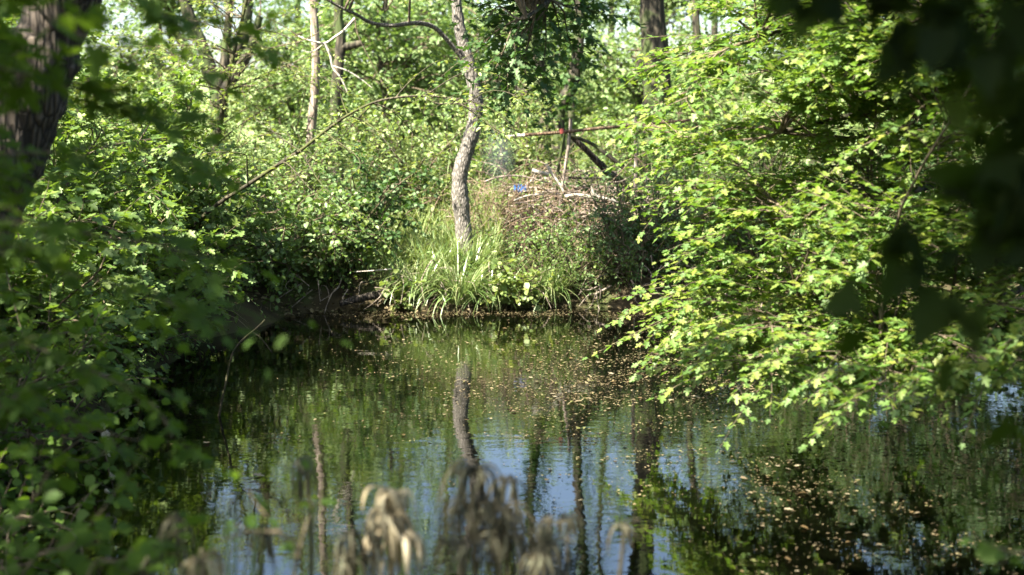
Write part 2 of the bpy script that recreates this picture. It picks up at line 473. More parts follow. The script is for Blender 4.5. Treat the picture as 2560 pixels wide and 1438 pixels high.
g = ground_pt(-2.8, 12.9)
tree('airy_sapling', 'airy yellow green sapling arching over the bushes left of the crooked trunk', 'tree', [g, g + (.1, -.1, .8), g + (.3, -.3, 1.6), g + (.55, -.5, 2.4)], .03, .012, M['twig_moss'],
     M['light'], ball((-2.5, 12.3, 2.0), (1.5, .6, .8), 48), dict(per_m=10, L=(.15, .38), nl=8, size=.047, droop=.2, flat=.75), branch_r=.007, tmin=.15)

# --- the big leaning trunk on the left and its crown above
p = px_path([(-330, 1200), (-150, 780), (-62, 550), (-8, 420), (40, 300), (100, 150), (158, 0)], 5.1)
p[0][2] = float(gz(p[0][0], 5.1)) - .1
p += [p[-1] + np.array([.22, -.1, .55]), p[-1] + np.array([.35, -.5, 1.5]), p[-1] + np.array([.2, -1.2, 2.8])]
top = p[-2]
limbs = [([p[-3], p[-3] + (-.6, -.8, .9), p[-3] + (-1.6, -2.2, 1.7), p[-3] + (-2.4, -3.6, 2.2)], .07, .02),
         ([top, top + (.6, -1.2, .5), top + (1.0, -2.6, .9), top + (.8, -4.0, 1.0)], .06, .02),
         ([top, top + (-1.0, -.6, .7), top + (-2.6, -1.0, 1.2), top + (-4.0, -1.2, 1.5)], .06, .02)]
limbs = [([np.asarray(q, float) for q in l[0]], l[1], l[2]) for l in limbs]
tg = np.concatenate([ball((-3.6, 1.6, 5.0), (2.6, 2.2, 1.2), 90), ball((-1.4, .6, 4.9), (1.8, 2.2, 1.0), 50), ball((-5.2, 3.2, 4.6), (1.6, 1.4, 1.2), 36), ball((-4.7, 4.2, 5.0), (1.2, 1.0, .8), 10), ball((-1.2, -.8, 4.5), (2.0, 1.4, .8), 60), ball((.1, 3.1, 5.5), (.9, .8, .7), 30)])  # crown added out of view, clusters placed to shade near bank and maple
for spot, rad_ in ((at(970, 1255, 3.0), .55), (at(560, 1290, 2.75), .3), (at(590, 800, 2.6), .4)):        # gaps in the crown that let sun flecks through
    dv = tg - spot; sd_ = np.array(sdir); keep_ = np.linalg.norm(dv - (dv @ sd_)[:, None] * sd_, axis=1) > rad_
    tg = tg[keep_]
tree('leaning_tree', 'thick dark furrowed trunk leaning inwards at the left edge of the pond', 'tree', p, .165, .10, M['bark_big'], M['maple_left'], tg,
     dict(per_m=6, L=(.35, .7), nl=8, size=.10, droop=.2, flat=.8, shape='maple'), limbs=limbs, seg=24)

# --- field maple reaching over the water from the right
trunk = [ground_pt(4.0, 8.2, -.1), np.array([3.9, 8.1, 1.2]), np.array([3.8, 7.9, 2.4]), np.array([3.7, 7.8, 4.2])]
tips = [(1560, 165, 7.4), (1640, 250, 6.6), (1555, 310, 7.3), (1640, 390, 7.0), (1650, 470, 7.0), (1700, 590, 6.6), (1690, 540, 6.9), (1560, 765, 7.3), (1640, 835, 6.9),
        (1600, 790, 7.1), (1700, 900, 6.4), (1720, 700, 6.8), (1730, 650, 6.6), (1800, 900, 5.9), (1740, 870, 6.2), (1880, 915, 5.7), (1980, 940, 5.5), (2140, 950, 5.3), (2260, 930, 5.2), (2400, 940, 5.1), (2480, 900, 5.0),
        (1740, 20, 7.0), (1800, -60, 6.8)]
tgl = [at(t[0] + 75, t[1], t[2]) for t in tips]
for i in range(105):
    u = rng.uniform(0, 1)
    py = rng.uniform(-150, 900)
    xl = np.interp(py, [-150, 100, 300, 480, 620, 760, 860, 980, 1020], [1780, 1690, 1650, 1690, 1760, 1660, 1760, 2050, 2250])
    px = xl + 70 + (2750 - xl) * rng.uniform(.03, 1)
    tgl.append(at(px, py, np.interp(px, [1600, 2700], [7.2, 5.2]) + rng.uniform(-.5, .9)))
for i in range(16):
    tgl.append(np.array([rng.uniform(1.2, 4.5), rng.uniform(6, 9), rng.uniform(2.3, 3.4)]))
limbs = []
for (px, py, Y) in [(1900, 90, 6.9), (1950, 330, 6.6), (2000, 560, 6.4), (2000, 760, 6.4), (2200, 900, 5.8), (2350, 300, 5.8)]:
    e = at(px, py, Y)
    zz = min(e[2] + .35, 3.6)
    s0 = np.array([3.85, 8.0, max(.5, zz - .1)])
    limbs.append(([s0, s0 * .6 + e * .4 + (0, 0, .14), e], .03, .012))
tree('field_maple', 'sunlit field maple spreading layered lobed leaves over the water from the right bank', 'tree', trunk, .11, .06, M['bark_dark'], M['maple'], tgl,
     dict(per_m=35, L=(.2, .46), nl=13, size=.048, droop=.16, flat=.92, shape='maple', upb=-.02), limbs=limbs, branch_r=.009, tmin=.1)

# --- thick dark trunk behind on the right, with the forward spray shaded by its darker leaf colour
p = px_path([(1645, 330), (1642, 200), (1636, 100), (1630, 0)], 18)
p = [ground_pt(p[0][0] + .03, 18)] + p + [p[-1] + (-.05, 0, 2), p[-1] + (.1, -.2, 4.5)]
a0 = np.array([p[-3][0], 18, 3.4])
limbs = [([a0, a0 + (-.5, -3, .25), np.array([.75, 12.2, 2.95]), np.array([.35, 10.6, 2.45]), np.array([.1, 9.9, 2.2])], .055, .012),
         ([a0 + (0, 0, 1), a0 + (-1.4, -1, 1.8), a0 + (-2.6, -1.6, 2.3)], .06, .02), ([a0 + (0, 0, 1.2), a0 + (1.4, .4, 2.1), a0 + (2.6, .2, 2.4)], .06, .02)]
tg = [at(*t) for t in [(1190, 130, 10.2), (1215, 60, 10.4), (1225, 200, 10.1), (1260, 150, 10.3), (1290, 230, 10.3), (1300, 60, 10.6), (1330, 130, 10.6), (1370, 30, 10.8), (1400, 100, 10.9), (1445, 60, 11),
       (1440, 150, 11), (1500, 40, 11.2), (1240, 20, 10.6), (1280, 100, 10.3), (1350, 190, 10.6), (1200, 0, 10.5), (1330, 0, 10.8), (1265, 210, 10.2), (1310, 180, 10.3)]]
tg += list(ball((-.72, 9.8, 3.65), (.55, .6, .2), 42))  # this and the next cluster: unseen, added to shade the right far bank
tg += list(ball((.15, 10.3, 3.35), (.6, .5, .3), 26))
tg += list(ball((.6, 10.6, 2.95), (.6, .6, .3), 8)) + list(ball((a0[0] - 1.2, 16.8, 5.6), (1.8, 1.3, .7), 18)) + list(ball((a0[0] + 1.6, 18, 5.8), (1.6, 1.2, .8), 18))
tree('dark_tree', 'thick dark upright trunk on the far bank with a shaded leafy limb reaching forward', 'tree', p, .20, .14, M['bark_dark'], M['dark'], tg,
     dict(per_m=10, L=(.2, .45), nl=9, size=.075, droop=.3, flat=.85, shape='maple'), limbs=limbs, seg=16, branch_r=.01)

# --- bare, dead and forked trees behind the left bank
p = px_path([(772, 430), (778, 330), (786, 240), (790, 150), (786, 60), (784, -40)], 13.2)
p = [ground_pt(p[0][0] - .03, 13.2)] + p + [p[-1] + (.05, 0, 1.0)]
th = tree('dead_tree', 'bare pale grey dead trunk standing upright behind the bushes', 'dead tree', p, .045, .036, M['bark_pale'], None, None, {}, seg=12)
t2 = MB()
for pts, a, b_ in [([(888, 45), (858, 78), (838, 92), (812, 108), (770, 100), (745, 90)], .013, .008), ([(812, 108), (826, 140), (832, 170), (848, 190), (862, 215), (872, 240)], .013, .005),
                   ([(832, 165), (870, 178), (905, 200), (930, 220)], .008, .004), ([(812, 108), (780, 130), (755, 126)], .006, .003)]:
    tube(t2, smooth_path(px_path(pts, 12.6), 4), np.linspace(a, b_, (len(pts) - 1) * 4 + 1), 6)
w2 = thing('bare_branch', at(812, 108, 12.6), 'bleached white forked bare branch beside the pale dead trunk', 'branch')
t2.build('branch', M['twig_pale'], w2, smooth=True).name = 'forked_limb'
t3 = MB()
for pts, a in [([(888, 45), (890, 70), (900, 100), (925, 150), (950, 195), (968, 225)], .007), ([(640, 130), (700, 115), (760, 100), (830, 60), (850, 30)], .006), ([(745, 90), (700, 60), (640, 30)], .006)]:
    tube(t3, smooth_path(px_path(pts, 12.4), 4), np.linspace(a, .002, (len(pts) - 1) * 4 + 1), 5)
t3.build('side_shoot', M['twig'], w2)

def forked(name, label, stems, Y, r, crown_c, crown_r, ntg, leafm=M['hedge'], ivy=False, size=.075, per_m=7):
    base = px_path([stems[0][0]], Y)[0]
    main = px_path(stems[0], Y)
    g = ground_pt(main[0][0], Y)
    limbs = [(px_path(s, Y), r * .8, r * .45) for s in stems[1:]]
    top = main[-1]
    path = [g] + main + [top + (.1, 0, 1.2), top + (.0, 0, 2.2)]
    tg = ball(crown_c, crown_r, ntg) if ntg else None
    th = tree(name, label, 'tree', path, r, r * .55, M['bark_dark'], leafm, tg, dict(per_m=per_m, L=(.25, .55), nl=8, size=size, droop=.2, flat=.5, layered=False), limbs=limbs)
    if ivy:
        S, T = on_branches([np.asarray(smooth_path(main, 4))], 55, 0)
        lf = MB()
        D = norm(np.cross(T, norm(rng.normal(size=S.shape))))
        twigs(None, lf, S + D * r * .8, norm(D + (0, 0, .3)), rng.uniform(.05, .16, len(S)), nl=5, shape='ivy', size=.075, flat=.1, face=(-.3, -1, .4))
        lf.build('ivy', M['dark'], th)
    return th
forked('forked_tree', 'dark tree forking into several stems against the sky at upper left', [[(545, 330), (540, 230), (525, 170), (500, 100), (470, 30), (455, -60)], [(540, 240), (560, 165), (568, 90), (575, 0)], [(540, 250), (600, 170), (630, 110), (650, 40)], [(530, 190), (470, 130), (430, 60)]],
       20, .11, (-4.4, 20, 4.8), (2.2, 1.6, 1.5), 34)
forked('stout_tree', 'short dark stem leaning right beside the forked tree', [[(552, 300), (558, 210), (585, 140), (610, 90), (620, 0)]], 22, .12, (-3.0, 22, 5.4), (2.0, 1.4, 1.3), 20)
forked('shadowed_tree', 'dark trunk with one short side stub just behind the dead trunk', [[(838, 300), (845, 180), (852, 100), (846, 40), (850, -40)], [(850, 120), (885, 112), (905, 108)]], 17, .075, (-2.2, 17.4, 4.9), (1.6, 1.4, 1.2), 20)
forked('ivy_tree', 'slim ivy clad trunk standing straight behind the brush pile', [[(1362, 340), (1360, 260), (1352, 180), (1340, 110), (1330, 20), (1326, -60)], [(1352, 200), (1310, 232), (1285, 220)]], 16, .075, (.2, 16.2, 5.2), (1.5, 1.2, 1.0), 14, M['bush'], True)
forked('bent_tree', 'ivy covered trunk curving up to the right behind the horizontal pole', [[(1395, 300), (1410, 250), (1430, 215), (1440, 160), (1448, 90), (1450, 0)]], 16.8, .085, (1.0, 16.8, 5.4), (1.4, 1.2, 1.0), 12, M['bush'], True)
forked('thin_tree', 'slender dark trunk rising right of the thick dark trunk', [[(1735, 320), (1737, 200), (1742, 100), (1740, 0)]], 21, .08, (3.2, 21, 5.0), (1.8, 1.4, 1.4), 26)

# --- hedgerow trees beyond the bank
spots = [(-9.5, 24, 4.6, 2.2, 'broad pale green tree at the far left of the hedgerow'), (-7.2, 20, 4.2, 1.8, 'bushy light green tree behind the left bank bushes'), (-6.2, 26, 5.2, 2.0, 'tall airy tree behind the forking dark stems'),
         (-3.9, 25, 3.0, 1.6, 'rounded yellow green tree behind the dead trunk'), (-2.4, 22, 3.5, 1.5, 'low leafy tree filling the gap beside the dead trunk'), (-1.1, 24, 4.4, 1.6, 'dense pale tree left of the crooked grey trunk'),
         (-.2, 20, 3.0, 1.2, 'small bright tree directly behind the crooked grey trunk'), (.8, 27, 3.1, 1.3, 'low hedgerow tree seen between the ivy clad trunks'), (3.0, 24, 2.6, 1.3, 'low hedgerow tree right of the thick dark trunk'),
         (-8.6, 18, 3.6, 1.6, 'leafy tree behind the far left bank bush'), (-5.0, 18, 2.2, 1.2, 'low bright tree at the foot of the forked tree'), (-1.7, 19, 3.3, 1.3, 'bright tree between the dead trunk and the crooked trunk'), (1.9, 21, 2.6, 1.2, 'low tree hiding the foot of the thick dark trunk'), (4.0, 19, 4.4, 1.6, 'bright tree just behind the maple top'),
         (-3.6, 28, 6.4, 2.2, 'tall leafy tree behind the dead trunk'),
         (2.7, 26, 4.6, 1.3, 'tall leafy tree just right of the thick dark trunk'), (1.0, 25, 4.2, 1.1, 'tall leafy tree filling the sky left of the thick dark trunk'),
         (4.8, 22, 5.0, 2.0, 'tall hedgerow tree behind the field maple'), (6.8, 20, 5.2, 2.2, 'broad hedgerow tree far behind the right bank')]
for (x, y, h, r, lab) in spots:
    g = ground_pt(x, y)
    hi = lab.startswith('tall')
    c = np.array([x, y, g[2] + h * (.76 if hi else .56)])
    tg = ball(c, (r, r * .75, h * (.27 if hi else .46)), int(40 + 24 * r))
    tree('hedgerow_tree', lab, 'tree', [g, g + (.05, 0, h * .3), g + (-.05, 0, h * .6), g + (.05, 0, h * .85)], .07, .03, M['bark_dark'], M['hedge'], tg,
         dict(per_m=11, L=(.3, .6), nl=10, size=.10, droop=.15, flat=.45, layered=False), group='hedgerow trees beyond the far bank', seg=8, tmin=.1, branch_r=.016)
for (x, y, h, r, lab) in [(5.0, 11.5, 4.6, 1.5, 'dense dark tree on the right bank behind the maple'), (6.6, 14.5, 5.6, 1.9, 'dense dark tree further back on the right bank'), (9.2, 19, 7.2, 2.4, 'large dark tree at the far right beyond the maple'),
                       (5.4, 17.5, 5.6, 1.6, 'dark leafy tree between the maple and the slender trees'), (6.4, 9.4, 4.6, 1.5, 'dark tree at the right edge of the right bank')]:
    g = ground_pt(x, y)
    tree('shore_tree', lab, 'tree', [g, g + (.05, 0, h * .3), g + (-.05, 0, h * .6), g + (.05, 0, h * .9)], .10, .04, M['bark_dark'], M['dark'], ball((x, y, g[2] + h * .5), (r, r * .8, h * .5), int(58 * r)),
         dict(per_m=12, L=(.3, .6), nl=10, size=.10, droop=.2, flat=.5, layered=False), group='dark trees of the right bank', seg=8, tmin=.1, branch_r=.016)
# tall thin poplars of the wood beyond, whose bare stems stripe the reflection
for (x, y, h, lab) in [(-8.0, 32, 13, 'tall slender tree showing at far left above the hedge'), (-5.2, 34, 12, 'tall slender tree above the forking dark stems'), (-2.6, 33, 12, 'tall slender tree above the dead trunk'), (-1.4, 31, 11, 'tall slender tree above the crooked trunk'),
                  (2.2, 33, 13, 'tall slender tree above the ivy clad trunks'), (4.3, 31, 12, 'tall slender tree above the thick dark trunk'), (6.9, 33, 13, 'tall slender tree above the field maple')]:
    g = ground_pt(x, y)
    tg = np.concatenate([ball((x, y, g[2] + h * q), (1.3, 1.2, 1.0), 9) for q in (.28, .42, .6, .75)])
    tree('slender_tree', lab, 'tree', [g, g + (.1, 0, h * .3), g + (-.1, 0, h * .6), g + (.1, 0, h * .95)], .085, .035, M['bark_dark'], M['hedge'], tg,
         dict(per_m=9, L=(.3, .7), nl=9, size=.13, droop=.2, flat=.4, layered=False), group='tall slender trees beyond the hedgerow', seg=8, branch_r=.02)

# ------------------------------------------------------------------ bushes
def bush(name, label, c, r, h, nst, leafm, kw, group=None, lean=(0, 0), tipz=None, cat='bush'):
    """stems fan out from the root at c; tips fill an ellipsoid"""
    g = ground_pt(c[0], c[1])
    th = thing(name, g, label, cat, group)
    wd, lf = MB(), MB(); brs = []
    tips = ball((c[0] + lean[0], c[1] + lean[1], g[2] + h * .52), (r, r * .8, h * .5), nst, power=.4)
    tips[:, 2] = np.maximum(tips[:, 2], gz(tips[:, 0], tips[:, 1]) + .06)
    tips[:, 2] = np.maximum(tips[:, 2], .08)
    for t in tips:
        s = g + np.array([*(rng.normal(0, .12 * r, 2)), 0])
        s[2] = max(float(gz(s[0], s[1])) - .03, -.2)
        p = curve(s, t, .12, .06)
        brs.append(p); tube(wd, p, np.linspace(.009, .003, len(p)), 5, 0, False)
    foliage(wd, lf, brs, layered=False, **kw)
    wd.build('stems', M['twig'], th); lf.build('foliage', leafm, th)
    return th
K = dict
# airy sunlit bushes between the left bank and the crooked tree
for (x, y, r, h, m_, lab, sh, sz) in [(-1.0, 13.2, .9, 1.5, 'light', 'pale yellow green bush just left of the crooked grey trunk', 'oval', .055),
        (-2.0, 12.6, 1.0, 1.5, 'bush', 'grey green feathery bush at the foot of the dead trunk', 'lance', .075),
        (-2.9, 13.6, 1.1, 1.6, 'light', 'bright airy bush behind the mossy arching branch', 'oval', .06),
        (-3.9, 12.0, 1.1, 1.6, 'light', 'tall bright bush below the forking dark stems', 'oval', .06),
        (-.35, 14.4, .7, 1.5, 'hedge', 'small sunlit bush tucked behind the crooked grey trunk', 'oval', .055),
        (.25, 15.2, .8, 1.5, 'light', 'low light green bush behind the broken pole end', 'oval', .055),
        (1.6, 15.4, .9, 1.4, 'bush', 'deep green bush at the foot of the thick dark trunk', 'oval', .06),
        (2.5, 13.8, .9, 1.5, 'bush', 'shaded bush on the far bank behind the maple tips', 'oval', .06),
        (-5.4, 11.0, 1.3, 2.3, 'bush', 'large bush on the far left bank behind the maple bushes', 'oval', .06)]:
    bush('bank_bush', lab, (x, y), r, h, int(40 * r), M[m_], K(per_m=13, L=(.18, .4), nl=10, size=sz, shape=sh, flat=.5, droop=.25))
# overhanging bush with the dark hollow below, left of the sedge
for (x, y, r, h, lean, m_, lab) in [(-2.2, 11.3, .75, .95, (.45, -.25), 'bush', 'dark green bramble bush overhanging the shaded hollow in the far bank'),
                                 (-2.6, 10.6, .8, 1.1, (.25, -.2), 'bush', 'bramble bush at the corner where the left bank meets the far bank'),
                                 (-1.35, 12.0, .55, .9, (.15, -.35), 'dark', 'small dark bush in the hollow beside the tall bank grass')]:
    bush('bramble_bush', lab, (x, y), r, h, int(56 * r), M[m_], K(per_m=14, L=(.15, .35), nl=10, size=.05, shape='round', flat=.6, droop=.3), lean=lean)
# maple bushes on the left bank
for (x, y, r, h, lab) in [(-3.2, 9.3, .9, 1.9, 'sunlit maple bush on the left bank behind the leaning trunk'), (-2.75, 8.0, .7, 1.5, 'lobed leaf bush on the left bank above the pale reeds'),
                          (-3.4, 7.6, .9, 2.2, 'tall maple bush close behind the leaning trunk'), (-2.5, 6.7, .65, 1.1, 'shaded maple bush hanging low over the left edge of the water'),
                          (-2.75, 10.2, .7, 1.6, 'light maple bush at the back of the left bank'),
                          (-2.4, 8.9, .55, .9, 'low maple bush spilling over the left bank beside the pale reeds'), (-2.4, 7.5, .5, .75, 'low maple bush trailing to the water beside the curved twig'),
                          (-4.2, 8.9, 1.1, 2.6, 'tall maple bush far to the left behind the leaning trunk')]:
    bush('maple_bush', lab, (x, y), r, h, int(52 * r), M['maple_left'], K(per_m=14, L=(.2, .42), nl=10, size=.066, shape='maple', flat=.75, droop=.22), lean=(.15, -.1))
for (x, y, r, h, lab) in [(-2.1, 5.6, .5, .8, 'shaded low bush at the water edge on the left'), (-1.95, 4.7, .5, .7, 'dark leafy bush low in the left corner'), (-2.35, 5.2, .5, 1.3, 'shaded bush in front of the leaning trunk')]:
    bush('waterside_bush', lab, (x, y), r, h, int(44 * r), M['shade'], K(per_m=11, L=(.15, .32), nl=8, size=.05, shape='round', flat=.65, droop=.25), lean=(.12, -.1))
# shaded plants of the right half of the far bank
for (x, y, r, h, m_, lab) in [(.55, 11.45, .4, .55, 'bush', 'shaded leafy clump right of the sedge tussocks'), (1.0, 11.5, .45, .6, 'dark', 'dark leafy clump below the brush pile'),
                          (1.5, 11.6, .5, .8, 'bush', 'dark leafy clump below the leaning stakes'), (2.1, 11.7, .55, .9, 'dark', 'dark clump where the maple meets the far bank'),
                          (2.8, 11.4, .6, 1.0, 'dark', 'dark clump behind the maple at the far right shore'),
                          (.3, 11.8, .42, .6, 'bush', 'leafy clump just right of the trunk base in front of the dead bramble'), (.85, 11.75, .5, .8, 'dark', 'dark leafy mound between the sedge and the lowest brush log'), (1.35, 11.85, .5, .9, 'bush', 'leafy mound under the fallen boughs'), (1.25, 12.1, .5, .75, 'dark', 'dark leafy clump on the slope under the grey stake'), (1.9, 12.3, .6, 1.0, 'bush', 'leafy clump on the slope right of the grey stake'),
                          (-2.3, 9.7, .5, .6, 'dark', 'dark leafy clump low on the left bank below the light maple bush'), (-2.3, 8.5, .5, .55, 'bush', 'leafy clump on the left bank edge beside the pale reeds'), (-2.35, 10.5, .5, .6, 'bush', 'leafy clump in the corner of the left bank above the waterline'), (-2.35, 7.6, .45, .5, 'bush', 'leafy clump low over the water left of the curved twig'),
                          (-1.5, 11.5, .4, .5, 'dark', 'dark leafy clump in the hollow left of the pale log')]:
    bush('bank_clump', lab, (x, y), r, h, int(56 * r), M[m_], K(per_m=12, L=(.12, .28), nl=9, size=.04, shape='oval', flat=.65, droop=.25), lean=(0, -.15), cat='plant')
bush('round_leaf_plant', 'bright round leaved plant growing right of the tree base at the water', (-.06, 11.15), .26, .5, 16, M['light'], K(per_m=16, L=(.08, .18), nl=6, size=.06, shape='round', flat=.7, droop=.2), lean=(.1, -.12), cat='plant')
bush('round_leaf_plant', 'small round leaved plant at the left foot of the sedge tussocks', (-.9, 11.1), .16, .32, 9, M['light'], K(per_m=16, L=(.06, .14), nl=6, size=.055, shape='round', flat=.7, droop=.2), lean=(0, -.1), cat='plant')
# right bank under the maple
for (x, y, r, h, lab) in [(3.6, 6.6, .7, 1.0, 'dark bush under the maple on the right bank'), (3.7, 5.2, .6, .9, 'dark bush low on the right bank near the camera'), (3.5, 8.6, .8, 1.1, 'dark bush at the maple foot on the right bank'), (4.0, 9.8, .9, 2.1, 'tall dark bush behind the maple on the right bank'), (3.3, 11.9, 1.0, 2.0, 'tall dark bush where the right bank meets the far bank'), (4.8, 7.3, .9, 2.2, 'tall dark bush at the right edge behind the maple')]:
    bush('shore_bush', lab, (x, y), r, h, int(36 * r), M['dark'], K(per_m=9, L=(.2, .4), nl=8, size=.06, shape='oval', flat=.6, droop=.25))

# ------------------------------------------------------------------ mossy arching branch with yellow green leaves
path = px_path([(430, 640), (490, 560), (545, 510), (620, 462), (690, 415), (750, 377), (810, 330), (870, 288), (930, 258), (990, 244), (1060, 240), (1140, 247), (1220, 268), (1290, 325)],
               [10.0, 9.9, 9.8, 9.7, 9.6, 9.5, 9.45, 9.4, 9.4, 9.35, 9.3, 9.25, 9.2, 9.2])
path = [ground_pt(path[0][0] - .15, 10.1, -.05)] + path
q = smooth_path(path, 4)
th = thing('arching_branch', path[0], 'mossy bowed branch arching from the left bank across to the crooked trunk', 'branch')
mb = MB(); tube(mb, q, np.interp(np.linspace(0, 1, len(q)), [0, .35, .7, 1], [.015, .013, .007, .003]), 9, .05)
mb.build('bough', M['twig_moss'], th, smooth=True)
wd, lf = MB(), MB(); brs = [q[18:]]
for (s, e) in [((750, 377), (640, 300)), ((810, 330), (900, 420)), ((870, 288), (820, 180)), ((930, 258), (1040, 340)), ((990, 244), (1080, 160)), ((1060, 240), (1240, 330)), ((1060, 240), (1180, 180)), ((700, 410), (800, 500)), ((930, 258), (850, 350)),
               ((1140, 247), (1290, 240)), ((870, 288), (990, 390)), ((1000, 244), (1290, 360)), ((620, 462), (560, 380)), ((750, 377), (880, 520))]:
    pth = curve(at(s[0], s[1], 9.45), at(e[0], e[1], 9.3 + rng.uniform(-.5, .6)), .08, .05)
    brs.append(pth); tube(wd, pth, np.linspace(.006, .002, len(pth)), 5, 0, False)
foliage(wd, lf, brs, per_m=11, L=(.12, .3), nl=7, size=.042, droop=.2, flat=.85)
wd.build('shoots', M['twig_moss'], th); lf.build('leaves', M['light'], th)

# ------------------------------------------------------------------ blades: sedge, reeds, grass
def blades(mb, S, hd, L, width, bend, seg=6, up=1.0):
    n_ = len(S)
    t = np.linspace(0, 1, seg + 1)
    H = np.stack([np.cos(hd), np.sin(hd), np.zeros(n_)], -1)
    ang = bend[:, None] * t[None] + (rng.uniform(0, .35, (n_, 1)) * np.minimum(bend[:, None], 2.2))
    dx = np.sin(ang + .12); dz = np.cos(ang + .12) * up
    st = L[:, None] / seg
    x = np.concatenate([np.zeros((n_, 1)), np.cumsum(dx[:, :-1] * st, 1)], 1)
    z = np.concatenate([np.zeros((n_, 1)), np.cumsum(dz[:, :-1] * st, 1)], 1)
    C = S[:, None] + H[:, None] * x[..., None] + np.array([0, 0, 1.0]) * z[..., None]
    Sd = np.stack([-H[:, 1], H[:, 0], np.zeros(n_)], -1)
    tw = rng.normal(0, .5, (n_, 1)); Sd = norm(Sd + H * tw)
    wv = (width[:, None] * np.clip(np.minimum(.55 + 1.4 * t, 1.6 * (1 - t) + .05), 0, 1)[None])[..., None]
    v = np.stack([C - Sd[:, None] * wv, C + Sd[:, None] * wv], 2)
    i = np.arange(seg) * 2
    f = np.stack([i, i + 1, i + 3, i + 2], -1)
    mb.add(v, (f[None] + (np.arange(n_) * (seg + 1) * 2)[:, None, None]).reshape(-1, 4))

def tussock(name, label, x, y, n_, L, wid, spread, bend=(.6, 2.4), m_='sedge', group=None, cat='plant', bias=None):
    z = max(float(gz(x, y)), -.05)
    mb = MB()
    a = rng.uniform(0, 2 * np.pi, n_); rr = spread * np.sqrt(rng.uniform(0, 1, n_))
    S = np.stack([x + rr * np.cos(a), y + rr * np.sin(a) * .6, np.full(n_, z - .02)], -1)
    if bias is not None: a = a * 0 + bias + rng.normal(0, .8, n_)
    blades(mb, S, a + rng.normal(0, .5, n_), rng.uniform(L[0], L[1], n_), rng.uniform(.6, 1.1, n_) * wid, rng.uniform(bend[0], bend[1], n_))
    o = mb.build(name, M[m_], loc=(x, y, z))
    return tag(o, label, cat, group)
G = 'sedge tussocks at the foot of the crooked tree'
tussock('sedge_tussock', 'broad arching sedge tussock at the water below the crooked trunk', -.42, 11.08, 260, (.32, .66), .0062, .12, (.7, 2.8), group=G)
tussock('sedge_tussock', 'leftmost sedge tussock with blades drooping into the water', -.74, 11.14, 210, (.3, .58), .006, .11, (.7, 2.8), group=G)
tussock('sedge_tussock', 'sedge tussock growing up the bank behind the water edge tussocks', -.58, 11.5, 200, (.28, .55), .0055, .16, (.7, 2.5), group=G)
tussock('sedge_tussock', 'sedge tussock right of the trunk base among round leaves', -.16, 11.14, 130, (.26, .5), .0058, .12, (.7, 2.6), group=G)
tussock('sedge_tussock', 'upright sedge tussock hugging the trunk base', -.33, 11.48, 130, (.3, .55), .0055, .12, (.5, 2.0), group=G)
tussock('sedge_tussock', 'shaded sedge tussock leaning over at the right of the group', .28, 11.3, 150, (.35, .65), .005, .14, group=G, bias=-.6)
tussock('reed_clump', 'pale dry reed clump on the left bank leaning over the water', -2.3, 9.0, 60, (.4, .8), .006, .12, (.8, 2.2), 'wither', bias=-.4, cat='reeds')
# tall grass of the bank between the bushes and the trunk
mb = MB()
n_ = 3900
x = rng.uniform(-1.6, -.1, n_); y = rng.uniform(11.4, 13.6, n_)
S = np.stack([x, y, gz(x, y) - .02], -1)
blades(mb, S, rng.uniform(0, 6.28, n_), rng.uniform(.2, .5, n_), rng.uniform(.002, .004, n_), rng.uniform(.2, 1.7, n_), 4)
tag(mb.build('tall_grass', M['grass']), 'tall sunlit grass on the far bank left of the crooked trunk', None, None, 'stuff')
mb = MB()
n_ = 3600
x = rng.uniform(-7, 7, n_); y = rng.uniform(11.2, 26, n_)
S = np.stack([x, y, gz(x, y) - .02], -1)
blades(mb, S, rng.uniform(0, 6.28, n_), rng.uniform(.25, .7, n_), rng.uniform(.003, .006, n_), rng.uniform(.2, 1.5, n_), 4)
tag(mb.build('rough_grass', M['grass']), 'rough grass between the trees beyond the bank', None, None, 'stuff')
mb = MB()
n_ = 9000
x = rng.uniform(-4, 12, n_); y = 30 + 55 * rng.uniform(0, 1, n_) ** 1.5
S = np.stack([x, y, gz(x, y) - .02], -1)
blades(mb, S, rng.uniform(0, 6.28, n_), rng.uniform(.5, 1.1, n_), rng.uniform(.01, .02, n_), rng.uniform(.1, .9, n_), 3)
tag(mb.build('meadow_grass', M['grass']), 'pale tall grass on the slope beyond the trees', None, None, 'stuff')

# undergrowth of nettles and seedlings covering both banks
wd, lf = MB(), MB()
def ground_cover(n_, xr, yr, L, size, shape, lf, keep=.12, wd=wd):
    x = rng.uniform(*xr, n_); y = rng.uniform(*yr, n_)
    k = (pond_d(x, y) < -keep) & ~((x > -.15) & (x < 1.35) & (y > 12.0) & (y < 13.7) & (rng.uniform(0, 1, n_) < .45))
    x, y = x[k], y[k]
    S = np.stack([x, y, gz(x, y) - .02], -1)
    D = norm(np.stack([rng.normal(0, .35, len(x)), rng.normal(-.1, .35, len(x)), np.ones(len(x))], -1))
    twigs(wd, lf, S, D, rng.uniform(*L, len(x)), r0=.002, droop=.12, nl=9, shape=shape, size=size, flat=.75)
ground_cover(1100, (-1.8, 3.6), (11.1, 15.5), (.15, .42), .05, 'oval', lf)
ground_cover(2000, (-6.0, -1.6), (3.2, 15), (.2, .5), .055, 'oval', lf, .01)
ground_cover(500, (3.0, 5.5), (3.2, 12), (.2, .5), .055, 'oval', lf)
ground_cover(1500, (-9, 8), (15, 25), (.3, .7), .07, 'oval', lf)
u = lf.build('undergrowth', M['bush'])
tag(u, 'low green undergrowth of nettles and seedlings on the banks', None, None, 'stuff')
tag(wd.build('stems', M['twig'], u))
